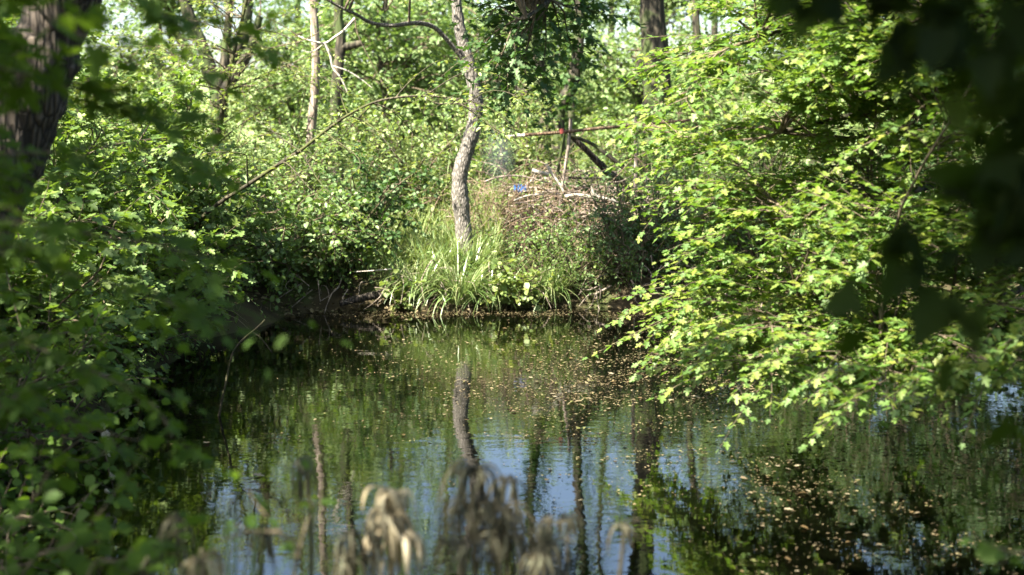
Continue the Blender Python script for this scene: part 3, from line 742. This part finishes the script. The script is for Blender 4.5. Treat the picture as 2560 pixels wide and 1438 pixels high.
# litter of brown leaves on the mound
mb = MB()
n_ = 1000
x = rng.normal(.3, .6, n_); y = rng.uniform(12.0, 14.2, n_)
k = pond_d(x, y) < -.35
x, y = x[k], y[k]
P = np.stack([x, y, gz(x, y) + rng.uniform(.0, .10, len(x))], -1)
add_leaves(mb, P, rng.normal(size=P.shape) * (1, 1, .4), np.array([0, 0, 1.0]) + rng.normal(0, .6, P.shape), rng.uniform(.04, .085, len(x)), 'oval')
tag(mb.build('leaf_litter', M['dry']), 'brown dead leaves strewn over the mound right of the crooked trunk', None, None, 'stuff')

mb = MB()
x = rng.uniform(-2.4, 3.2, 5200); y = rng.uniform(10.6, 11.6, 5200); d_ = -pond_d(x, y)
k = (d_ > -.02) & (d_ < .3) & (rng.uniform(0, 1, 5200) < np.exp(-d_ * 6))
x, y = x[k], y[k]
P = np.stack([x, y, np.maximum(gz(x, y), .0) + rng.uniform(.002, .02, len(x))], -1)
add_leaves(mb, P, rng.normal(size=P.shape) * (1, 1, .3), np.array([0, 0, 1.0]) + rng.normal(0, .45, P.shape), rng.uniform(.02, .055, len(x)), 'oval')
tag(mb.build('shore_litter', M['float']), 'brown line of dead leaves along the far shore', None, None, 'stuff')
mb = MB()
for i in range(90):
    x0 = rng.uniform(-2.2, 2.6); y0 = 11.15 + .12 * math.sin(x0 * 1.7 + .6) + rng.uniform(-.05, .15)
    s = np.array([x0, y0, max(float(gz(x0, y0)), .0) + rng.uniform(.03, .2)])
    e = s + np.array([rng.normal(0, .18), rng.uniform(-.32, -.05), -rng.uniform(.02, .2)]); e[2] = max(e[2], -.03)
    tube(mb, curve(s, e, .15, .1), np.linspace(.006, .002, 9) * rng.uniform(.4, 1.3), 5, 0, False)
tag(mb.build('shore_debris', M['bark_pale']), 'thin roots and dry twigs hanging at the far waterline', None, None, 'stuff')

# ------------------------------------------------------------------ brush pile, poles, stakes
def stick(name, label, pts, Y, r0, r1, m_, cat, group=None, seg=8, rough=.05):
    P = px_path(pts, Y)
    q = smooth_path(P, 4)
    mb = MB(); tube(mb, q, np.linspace(r0, r1, len(q)), seg, rough)
    return tag(mb.build(name, M[m_], smooth=True, loc=P[0]), label, cat, group)
pole = thing('horizontal_pole', at(1262, 342, 12.5), 'long thin reddish pole lying level across the stakes above the brush pile', 'pole')
q = smooth_path(px_path([(1310, 338), (1400, 331), (1500, 321), (1640, 308), (1730, 300)], [12.55, 12.6, 12.7, 12.9, 13.0]), 4)
mb = MB(); tube(mb, q, np.linspace(.016, .012, len(q)), 9, .06); shaft = mb.build('shaft', M['pole'], pole, smooth=True)
q = smooth_path(px_path([(1260, 343), (1285, 340), (1312, 338)], 12.55), 4)
mb = MB(); tube(mb, q, np.linspace(.010, .019, len(q)), 7, .15); mb.build('splintered_end', M['twig_pale'], shaft)
mb = MB(); q = np.array(px_path([(1403, 322), (1405, 334)], 12.6)); tube(mb, q, .023, 8); mb.build('tape', M['red'], shaft)
stick('stake', 'pale brown stake leaning slightly against the middle of the pole', [(1427, 296), (1424, 340), (1416, 400), (1405, 470), (1400, 520)], 12.65, .015, .013, 'bark_pale', 'stake')
stick('stake', 'short dark stake just left of the pale stake', [(1412, 330), (1403, 375), (1394, 440), (1390, 500)], 12.75, .014, .012, 'bark_dark', 'stake')
stick('stake', 'grey upright stake under the right end of the pole', [(1590, 290), (1590, 400), (1588, 470), (1588, 540)], 12.9, .017, .015, 'bark_pale', 'stake')
stick('fallen_bough', 'thick dark bough sloping down right from the pole into the brush pile', [(1425, 338), (1455, 365), (1495, 405), (1525, 435), (1570, 470), (1620, 500)], [12.8, 12.85, 12.9, 13, 13.1, 13.2], .022, .045, 'bark_big', 'branch', seg=12, rough=.1)
stick('fallen_bough', 'slim dark bough sloping beside the thick one', [(1425, 338), (1480, 360), (1515, 385), (1560, 420)], 12.75, .014, .02, 'bark_dark', 'branch')
for lab, pts, r0 in [('thick pale broken log end at the top of the brush pile', [(1330, 427), (1352, 432), (1372, 436)], .02),
                     ('pale branch slanting down towards the pale stake', [(1365, 410), (1380, 435), (1395, 455), (1410, 480)], .014),
                     ('bright pale branch lying right of the pale stake', [(1412, 492), (1440, 488), (1478, 493), (1500, 498)], .018),
                     ('pale forked branch lying low right of the brush pile', [(1478, 470), (1490, 490), (1515, 497), (1545, 505)], .017),
                     ('grey log lying lowest in front of the brush pile', [(1440, 536), (1480, 530), (1530, 536)], .02),
                     ('long thin bowed branch arching over the blue scrap', [(1210, 455), (1250, 442), (1300, 440), (1350, 452), (1400, 465)], .008),
                     ('thin pale branch lying under the blue scrap', [(1285, 502), (1320, 489), (1360, 486)], .008),
                     ('thin crossing branch below the blue scrap', [(1290, 510), (1340, 500), (1380, 488)], .007),
                     ('dark straight branch behind the bright pale branch', [(1420, 444), (1480, 446), (1530, 444)], .011),
                     ('short upright pale stub right of the brush pile', [(1478, 465), (1480, 480), (1486, 497)], .016)]:
    dk = lab.startswith('dark')
    stick('brush_branch', lab, pts, 12.3 if not dk else 12.6, r0, r0 * .7, 'bark_dark' if dk else ('twig_pale' if 'pale' in lab else 'bark_pale'), 'branch', 'branches of the brush pile')
# tangle of dead bramble canes and twigs
mb = MB()
for i in range(170):
    s = np.array([rng.normal(.1, .36), rng.uniform(11.9, 13.0), 0]); s[2] = gz(s[0], s[1])
    e = s + np.array([rng.normal(0, .35), rng.normal(-.1, .3), rng.uniform(.05, .5)])
    tube(mb, curve(s, e, .35, .10), np.linspace(.0035, .0015, 9), 4, 0, False)
tag(mb.build('dead_bramble', M['bramble_red']), 'tangle of reddish dead bramble canes right of the crooked trunk', 'dead plant')
mb = MB()
for i in range(300):
    s = np.array([rng.normal(.7, .5), rng.uniform(12.1, 13.4), 0]); s[2] = gz(s[0], s[1]) + rng.uniform(0, .3)
    a = rng.uniform(0, 6.28); l = rng.uniform(.15, .5)
    e = s + np.array([math.cos(a) * l, math.sin(a) * l * .6, rng.normal(0, .10)])
    tube(mb, curve(s, e, .05, .05), np.linspace(.006, .002, 9), 4, 0, False)
tag(mb.build('brush_twigs', M['bark_pale']), 'dry twigs heaped in the brush pile', None, None, 'stuff')
# blue scrap
mb = MB(); c = at(1300, 470, 12.7)
u_, v_ = np.meshgrid(np.linspace(-1, 1, 15), np.linspace(-1, 1, 9))
zz = .025 * np.sin(u_ * 5 + v_ * 2) + .02 * np.sin(v_ * 6 - u_ * 3)
P = np.stack([c[0] + u_ * .055, c[1] + v_ * .06 + zz, c[2] + v_ * .016 + zz * .7], -1)
I = (np.arange(8)[:, None] * 15 + np.arange(14)[None]).reshape(-1)
I = I[rng.uniform(0, 1, len(I)) > .3]
mb.add(P, np.stack([I, I + 1, I + 16, I + 15], -1))
o = tag(mb.build('plastic_sheet', M['blue'], smooth=True, loc=c), 'crumpled scrap of bright blue plastic in the brush pile', 'plastic sheet')
md = o.modifiers.new('thickness', 'SOLIDIFY'); md.thickness = .003

# ------------------------------------------------------------------ things in and at the water
stick('sunken_log', 'pale log half out of the water left of the sedge', [(850, 760), (890, 748), (930, 740), (975, 728)], [10.9, 10.95, 11.0, 11.1], .024, .036, 'bark_big', 'log', seg=14, rough=.03)
stick('bare_twig', 'thin dry twig jutting from the hollow towards the sedge', [(885, 680), (930, 677), (980, 673)], 10.95, .003, .006, 'twig_pale', 'twig')
tw = thing('water_twig', at(545, 1050, 7.05), 'thin curved twig standing out of the water at left', 'twig')
mb = MB(); q = smooth_path(px_path([(545, 1055), (553, 1010), (566, 950), (575, 905), (588, 872), (615, 842), (640, 822), (662, 800)], 7.05), 4)
tube(mb, q, np.linspace(.007, .004, len(q)), 7, .05); mb.build('stem', M['twig_moss'], tw)
mb = MB(); q = smooth_path(px_path([(632, 830), (655, 848), (680, 882)], 7.05), 4); tube(mb, q, np.linspace(.004, .002, len(q)), 5); mb.build('fork', M['twig_moss'], tw)
q0 = at(545, 1052, 7.05)
mb = MB(); q = smooth_path([q0 + (-.06, -.02, -.004), q0 + (.0, 0, .006), q0 + (.16, .02, .004), q0 + (.42, 0, .0)], 4)
tube(mb, q, np.linspace(.012, .006, len(q)), 7, .1)
tag(mb.build('floating_stick', M['bark_dark'], loc=q0), 'dark stick lying flat on the water at the twig base', 'stick')
# pale withered leaves caught on the left bushes
for (px, py, Y, s, lab) in [(262, 1045, 5.6, .05, 'upper pale withered leaf on the left waterside bush'), (268, 1075, 5.6, .055, 'broad pale withered leaf on the left waterside bush'), (282, 1120, 5.6, .045, 'bright pale curled leaf below the broad one at left'),
                       (283, 1175, 5.5, .04, 'dim pale curled leaf hanging under the bright one'), (265, 1222, 5.4, .03, 'smallest and lowest pale leaf on the left waterside bush')]:
    P = at(px, py, Y)
    mb = MB(); add_leaves(mb, P[None], rng.normal(size=(1, 3)) * .4 + (0, 0, -1), np.array([[-.4, -.8, .5]]), np.array([s]), 'round')
    o = tag(mb.build('pale_leaf', M['pale'], loc=P), lab, 'leaf', 'pale withered leaves on the left bushes')
    md = o.modifiers.new('thickness', 'SOLIDIFY'); md.thickness = .002
# floating leaves: 300 largest in the picture one by one, the rest as one film
protos = []
for k in range(6):
    mb = MB()
    shp = ['oval', 'round', 'maple', 'oval', 'round', 'lance'][k]
    add_leaves(mb, np.array([[-.5, 0, 0]]), np.array([[1.0, 0, 0]]), np.array([[0, 0, 1.0]]), np.array([1.0]), shp)
    protos.append(mb)
def density(x, y):
    pxx = CX + x / y * FPX
    d = .02 + 1.5 * np.exp(-((y - 10.9) / .22) ** 2) + .9 * np.exp(-((pxx - 1600) / 380) ** 2) * np.exp(-((y - 8.3) / 1.3) ** 2) + .26 * np.exp(-((pxx - 1850) / 450) ** 2) * np.exp(-((y - 6.3) / 1.1) ** 2) + .25 * (pxx > 1900) * (y < 7) + .08 * np.exp(-((pxx - 1000) / 200) ** 2 - ((y - 8.6) / 1.2) ** 2)
    cl = np.sin(x * 5.1 + 2 * np.sin(y * 3.3)) * np.sin(y * 6.7 + 1.7 * np.sin(x * 4.2))
    return d * (.55 + .6 * np.clip(cl, -.6, 1))
N0 = 42000
x = rng.uniform(-2.4, 3.3, N0); y = rng.uniform(4.3, 11.1, N0)
ok = (pond_d(x, y) > .02) & (np.abs(CX + x / y * FPX - CX) < 1330) & (rng.uniform(0, 1, N0) < density(x, y))
x, y = x[ok], y[ok]
sz = rng.gamma(3.5, .0032, len(x)) + .004
order = np.argsort(-(sz / y))
big, rest = order[:300], order[300:]
mb = MB()
for k in range(6):
    sel = rest[k::6]
    a = rng.uniform(0, 6.28, len(sel))
    A = np.stack([np.cos(a), np.sin(a), np.zeros(len(sel))], -1)
    Nn = np.array([0, 0, 1.0]) + rng.normal(0, .10, (len(sel), 3))
    add_leaves(mb, np.stack([x[sel], y[sel], np.full(len(sel), .005)], -1), A, Nn, sz[sel], ['oval', 'round', 'maple', 'oval', 'round', 'lance'][k])
xs = rng.uniform(-2.4, 3.3, 90000); ys = rng.uniform(4.3, 11.1, 90000)
k = (pond_d(xs, ys) > .01) & (rng.uniform(0, 1, 90000) < .8 * density(xs, ys))
xs, ys = xs[k], ys[k]; a = rng.uniform(0, 6.28, len(xs))
add_leaves(mb, np.stack([xs, ys, np.full(len(xs), .003)], -1), np.stack([np.cos(a), np.sin(a), 0 * a], -1), np.array([0, 0, 1.0]) + rng.normal(0, .08, (len(xs), 3)), rng.uniform(.004, .013, len(xs)), 'oval')
tag(mb.build('floating_leaves', M['float']), 'film of small dead leaves and scum floating on the pond', None, None, 'stuff')
pobs = []
fl_mats = [leaf_mat('floating leaf %s' % nm, [tuple(q * .85 for q in c), tuple(q * .6 for q in c)], (.2, .14, .05), .1, .04) for nm, c in (('tan', (.20, .155, .09)), ('brown', (.12, .075, .03)), ('straw', (.26, .215, .14)), ('olive', (.13, .13, .04)), ('fawn', (.17, .13, .078)), ('rust', (.12, .08, .042)))]
for k, i in enumerate(big):
    j = k % 6
    if k < 6:
        o = protos[j].build('floating_leaf', fl_mats[j])
        pobs.append(o)
    else:
        o = pobs[j].copy(); COL.objects.link(o)
    o.location = (x[i], y[i], .006); o.scale = (sz[i] * 1.0,) * 3
    o.rotation_euler = (rng.normal(0, .1), rng.normal(0, .1), rng.uniform(0, 6.28))
    tag(o, 'small dead leaf floating flat on the dark pond water', 'leaf', 'dead leaves floating on the pond')

# ------------------------------------------------------------------ withered plants in the foreground
def withered(label, px, py, Y, w, h, n_, dark, lean=0.0, tiers=1):
    topp = at(px, py, Y)
    g = ground_pt(topp[0] + lean, Y, -.02)
    th = thing('withered_plant', g, label, 'dead plant', 'withered plants on the near bank')
    mb = MB(); q = curve(g, topp, 0, .015)
    tube(mb, q, np.linspace(.006, .004, len(q)), 7); mb.build('stem', M['wither_dark' if dark else 'wither'], th)
    lf = MB()
    for k in range(tiers):
        c = topp - np.array([0, 0, h * .62 * k])
        n2 = int(n_ * (2.2 if dark else 1.5)) + 4 * k
        a = np.linspace(0, 6.28, n2, endpoint=False) + rng.normal(0, .3, n2)
        S = np.repeat(c[None], n2, 0) + rng.normal(0, .004, (n2, 3))
        seg = 9
        t = np.linspace(0, 1, seg)
        ww = (w * (1.3 + .3 * k)) * rng.uniform(.25, 1.2, n2)
        hh = h * rng.uniform(.3, 1.45, n2)
        out = ww[:, None] * (1 - (1 - t) ** 2.2)[None]
        zz = .28 * ww[:, None] * np.sin(t * np.pi * .9)[None] * (1 - t)[None] * 2 - hh[:, None] * (t ** 1.8)[None]
        wob = rng.normal(0, .14, (n2, 1)) * ww[:, None] * np.sin(t * 5)[None]
        H = np.stack([np.cos(a), np.sin(a), 0 * a], -1)
        Sd0 = np.stack([-np.sin(a), np.cos(a), 0 * a], -1)
        C = S[:, None] + H[:, None] * out[..., None] + Sd0[:, None] * wob[..., None] + np.array([0, 0, 1.0]) * zz[..., None]
        wd_ = ((.75 if dark else 1.6) * rng.uniform(.0022, .006, n2)[:, None] * np.clip(np.minimum(.35 + 2.2 * t, 3.0 * (1 - t) + .12), 0, 1)[None])[..., None]
        fold = norm(H + np.array([0, 0, .8]))[:, None] * wd_ * .8
        v = np.stack([C - Sd0[:, None] * wd_, C + fold, C + Sd0[:, None] * wd_], 2)
        i = np.arange(seg - 1) * 3
        f = np.concatenate([np.stack([i, i + 1, i + 4, i + 3], -1), np.stack([i + 1, i + 2, i + 5, i + 4], -1)])
        lf.add(v, (f[None] + (np.arange(n2) * seg * 3)[:, None, None]).reshape(-1, 4))
    lf.build('drooping_leaves', M['wither_dark' if dark else ('wither_sunlit' if tiers == 3 else 'wither')], th, smooth=True)
for a in [('pale sunlit withered plant with two tiers of drooping leaves at bottom centre', 975, 1235, 3.0, .042, .08, 13, False, .02, 3),
          ('large brown drooping plant head right of the pale sunlit one', 1178, 1172, 2.9, .05, .13, 18, True, -.01, 2),
          ('brown drooping head tucked behind the large brown one', 1262, 1205, 3.1, .045, .11, 13, True, .0, 2),
          ('grey brown withered head low between the brown heads and the sky reflection', 1258, 1278, 2.9, .05, .09, 12, True, .03, 2),
          ('small grey withered head with an angular bent leaf', 1370, 1312, 2.9, .04, .07, 10, True, .02, 2),
          ('tiny grey withered head over the bright sky reflection', 1420, 1296, 3.0, .03, .045, 8, True, .0, 1),
          ('lone thin withered head at the right of the dead plants', 1560, 1312, 3.0, .03, .055, 9, True, -.03, 1),
          ('grey pointed withered head standing left of the dead plants', 438, 1306, 2.9, .035, .085, 11, True, .02, 1),
          ('short tan withered head at the lower left', 372, 1376, 2.8, .03, .06, 9, True, .0, 1),
          ('faint tall withered head rising beside the green sprig', 762, 1150, 3.4, .03, .10, 9, True, .02, 1),
          ('tan withered head cut by the bottom edge left of centre', 505, 1405, 2.8, .04, .07, 10, False, .0, 1),
          ('low brown withered head left of the pale sunlit plant', 880, 1335, 2.9, .04, .08, 11, True, .0, 2),
          ('low tan withered head at the bottom edge right of centre', 1150, 1368, 2.8, .05, .07, 12, True, .0, 1),
          ('pale brown stubby head below the angular bent leaf', 1345, 1395, 2.8, .04, .06, 10, True, .0, 1),
          ('faint brown withered head behind the green sprig leaves', 660, 1330, 3.2, .035, .09, 10, True, .0, 1)]:
    withered(*a)
for lab, xx in [('green grass tuft among the withered plants at bottom centre', 1060), ('green grass tuft at the foot of the pale sunlit plant', 900), ('short grass tuft at the lower left near the withered heads', 560)]:
    q = at(xx, 1470, 2.95)
    tussock('grass_tuft', lab, q[0], 2.95, 26, (.3, .46), .005, .05, (.1, .8), 'bush', cat='grass')

# ------------------------------------------------------------------ foreground sprays
def spray(name, label, paths, leafm, size, per_m, L, nl, shape, cat='branch', r=.004, r0=.0014, stem='twig', group=None, flat=.7, **kw):
    th = thing(name, paths[0][0], label, cat, group)
    wd, lf = MB(), MB(); brs = []
    for pth in paths:
        q = smooth_path(pth, 5); brs.append(q)
        tube(wd, q, np.linspace(r, r * .35, len(q)), 6, 0, False)
    foliage(wd, lf, brs, per_m=per_m, L=L, nl=nl, size=size, shape=shape, flat=flat, r0=r0, **kw)
    wd.build('stems', M[stem], th); lf.build('leaves', leafm, th)
    return th
LT = [np.array([-1.98, 5.05, z]) for z in (2.3, 1.9, 1.5)]
FG = 'shaded maple sprays hanging at the left'
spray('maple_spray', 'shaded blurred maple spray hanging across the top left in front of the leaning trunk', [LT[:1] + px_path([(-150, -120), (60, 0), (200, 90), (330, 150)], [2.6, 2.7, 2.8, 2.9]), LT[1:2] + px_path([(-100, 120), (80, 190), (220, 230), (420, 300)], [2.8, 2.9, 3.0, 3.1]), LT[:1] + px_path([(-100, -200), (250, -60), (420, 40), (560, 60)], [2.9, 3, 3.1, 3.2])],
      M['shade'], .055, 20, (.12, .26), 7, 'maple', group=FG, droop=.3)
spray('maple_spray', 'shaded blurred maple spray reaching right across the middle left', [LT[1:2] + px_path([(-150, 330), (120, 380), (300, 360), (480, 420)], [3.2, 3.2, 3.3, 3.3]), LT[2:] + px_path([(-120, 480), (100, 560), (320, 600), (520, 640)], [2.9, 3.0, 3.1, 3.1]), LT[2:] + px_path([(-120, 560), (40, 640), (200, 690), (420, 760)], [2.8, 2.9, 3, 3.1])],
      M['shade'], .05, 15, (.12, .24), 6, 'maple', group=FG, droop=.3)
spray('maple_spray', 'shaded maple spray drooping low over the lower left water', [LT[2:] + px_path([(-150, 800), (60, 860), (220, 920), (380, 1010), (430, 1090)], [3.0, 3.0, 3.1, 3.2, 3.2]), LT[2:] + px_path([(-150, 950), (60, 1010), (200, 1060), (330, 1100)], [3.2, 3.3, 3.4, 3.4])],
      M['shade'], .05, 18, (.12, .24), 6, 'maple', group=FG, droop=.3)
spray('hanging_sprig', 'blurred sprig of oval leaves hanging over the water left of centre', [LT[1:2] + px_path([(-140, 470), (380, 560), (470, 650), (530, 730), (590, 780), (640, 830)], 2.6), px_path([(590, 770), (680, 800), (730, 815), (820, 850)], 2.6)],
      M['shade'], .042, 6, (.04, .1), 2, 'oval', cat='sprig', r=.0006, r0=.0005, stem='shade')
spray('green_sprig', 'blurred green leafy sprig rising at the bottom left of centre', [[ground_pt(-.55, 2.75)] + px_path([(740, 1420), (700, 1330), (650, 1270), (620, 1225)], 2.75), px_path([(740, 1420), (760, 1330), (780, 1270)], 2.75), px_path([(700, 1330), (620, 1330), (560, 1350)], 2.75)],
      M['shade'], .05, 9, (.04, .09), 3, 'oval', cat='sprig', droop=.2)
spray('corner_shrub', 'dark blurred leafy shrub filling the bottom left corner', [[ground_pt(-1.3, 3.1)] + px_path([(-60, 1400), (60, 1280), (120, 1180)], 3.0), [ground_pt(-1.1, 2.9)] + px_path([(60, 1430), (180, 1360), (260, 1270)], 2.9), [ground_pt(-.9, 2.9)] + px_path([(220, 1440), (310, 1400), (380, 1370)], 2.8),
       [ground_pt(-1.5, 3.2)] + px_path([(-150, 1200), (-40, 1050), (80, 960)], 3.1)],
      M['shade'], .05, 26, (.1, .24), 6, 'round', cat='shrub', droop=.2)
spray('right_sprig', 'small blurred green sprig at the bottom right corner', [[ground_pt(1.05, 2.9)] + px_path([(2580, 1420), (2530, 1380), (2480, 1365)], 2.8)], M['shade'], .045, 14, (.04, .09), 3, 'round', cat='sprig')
# ivy hanging close on the right, canopy shade put into its near black colour
IG = 'dark ivy stems hanging close at the right'
def UP(px, py):
    q = at(px, py, 1.83)
    return [q + (.1, .05, 2.3), q + (.06, .02, .9)]
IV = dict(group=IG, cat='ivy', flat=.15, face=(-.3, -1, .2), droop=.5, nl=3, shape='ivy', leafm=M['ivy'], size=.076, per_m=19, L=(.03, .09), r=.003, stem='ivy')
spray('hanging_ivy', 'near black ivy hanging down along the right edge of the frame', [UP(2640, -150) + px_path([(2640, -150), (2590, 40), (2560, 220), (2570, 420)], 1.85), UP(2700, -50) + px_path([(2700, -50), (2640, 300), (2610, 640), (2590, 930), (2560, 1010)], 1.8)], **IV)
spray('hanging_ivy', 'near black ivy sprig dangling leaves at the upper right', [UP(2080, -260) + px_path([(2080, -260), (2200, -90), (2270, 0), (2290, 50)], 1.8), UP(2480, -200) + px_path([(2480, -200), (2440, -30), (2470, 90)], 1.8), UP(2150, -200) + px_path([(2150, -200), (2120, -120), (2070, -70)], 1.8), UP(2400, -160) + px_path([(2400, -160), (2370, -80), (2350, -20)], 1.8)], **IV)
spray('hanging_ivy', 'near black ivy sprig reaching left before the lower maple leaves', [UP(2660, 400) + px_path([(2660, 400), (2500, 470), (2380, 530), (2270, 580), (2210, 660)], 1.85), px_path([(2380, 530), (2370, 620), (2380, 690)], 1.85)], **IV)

# unseen wood, added behind the viewpoint to keep sky light off the near bank
wl, wt = MB(), MB()
for (x, y, h, r) in [(-5.5, -4.5, 7, 2.6), (-1.5, -6, 7.5, 2.6), (2.5, -4.5, 7, 2.4), (5.5, -1.5, 6.5, 2.2), (4.8, 2.2, 5.5, 1.6), (-7, 0, 6.5, 2.2)]:
    g = ground_pt(x, y)
    tube(wt, np.array([g, g + (0, 0, h * .4), g + (0, 0, h * .8)]), np.array([.14, .10, .05]), 8)
    brs = [curve(g + (0, 0, h * rng.uniform(.1, .5)), t, .05) for t in ball((x, y, g[2] + h * .5), (r, r, h * .48), int(34 * r))]
    foliage(wt, wl, brs, per_m=6, L=(.3, .7), nl=8, size=.13, droop=.2, flat=.5, layered=False)
wo = tag(wl.build('woodland', M['bush']), 'unseen leafy woodland added to shade the near side of the pond', None, None, 'stuff')
wt.build('woodland_trunks', M['bark_dark'], wo)
# thin wisp of smoke over the heap
m, n, out = mat('thin smoke')
tc = n.nodes.new('ShaderNodeTexCoord')
ns = n.nodes.new('ShaderNodeTexNoise'); ns.inputs['Scale'].default_value = 5.0; ns.inputs['Detail'].default_value = 4
n.links.new(tc.outputs['Object'], ns.inputs[0])
gr = n.nodes.new('ShaderNodeTexGradient'); gr.gradient_type = 'SPHERICAL'
mp = n.nodes.new('ShaderNodeMapping'); mp.inputs['Scale'].default_value = (5.5, 5.5, 3.0)
n.links.new(tc.outputs['Object'], mp.inputs[0]); n.links.new(mp.outputs[0], gr.inputs[0])
d1 = n.nodes.new('ShaderNodeMath'); d1.operation = 'MULTIPLY'; n.links.new(gr.outputs['Fac'], d1.inputs[0]); n.links.new(ns.outputs['Fac'], d1.inputs[1])
d2 = n.nodes.new('ShaderNodeMath'); d2.operation = 'MULTIPLY'; n.links.new(d1.outputs[0], d2.inputs[0]); d2.inputs[1].default_value = 1.1
pv = n.nodes.new('ShaderNodeVolumePrincipled'); pv.inputs['Color'].default_value = (.75, .85, .95, 1)
n.links.new(d2.outputs[0], pv.inputs['Density']); n.links.new(pv.outputs[0], out.inputs['Volume'])
mb = MB(); c = at(1248, 385, 12.3)
tube(mb, np.array([c + (0, 0, z) for z in np.linspace(-.32, .32, 9)]), .18 * np.sqrt(1 - np.linspace(-.98, .98, 9) ** 2) + .01, 14)
tag(mb.build('smoke', m, loc=c), 'thin bluish wisp of smoke between the crooked trunk and the pole end', None, None, 'stuff')
print('objects', len(bpy.data.objects), 'verts', sum(len(o.data.vertices) for o in bpy.data.objects if o.type == 'MESH'), 'faces', sum(len(m.polygons) for m in bpy.data.meshes))
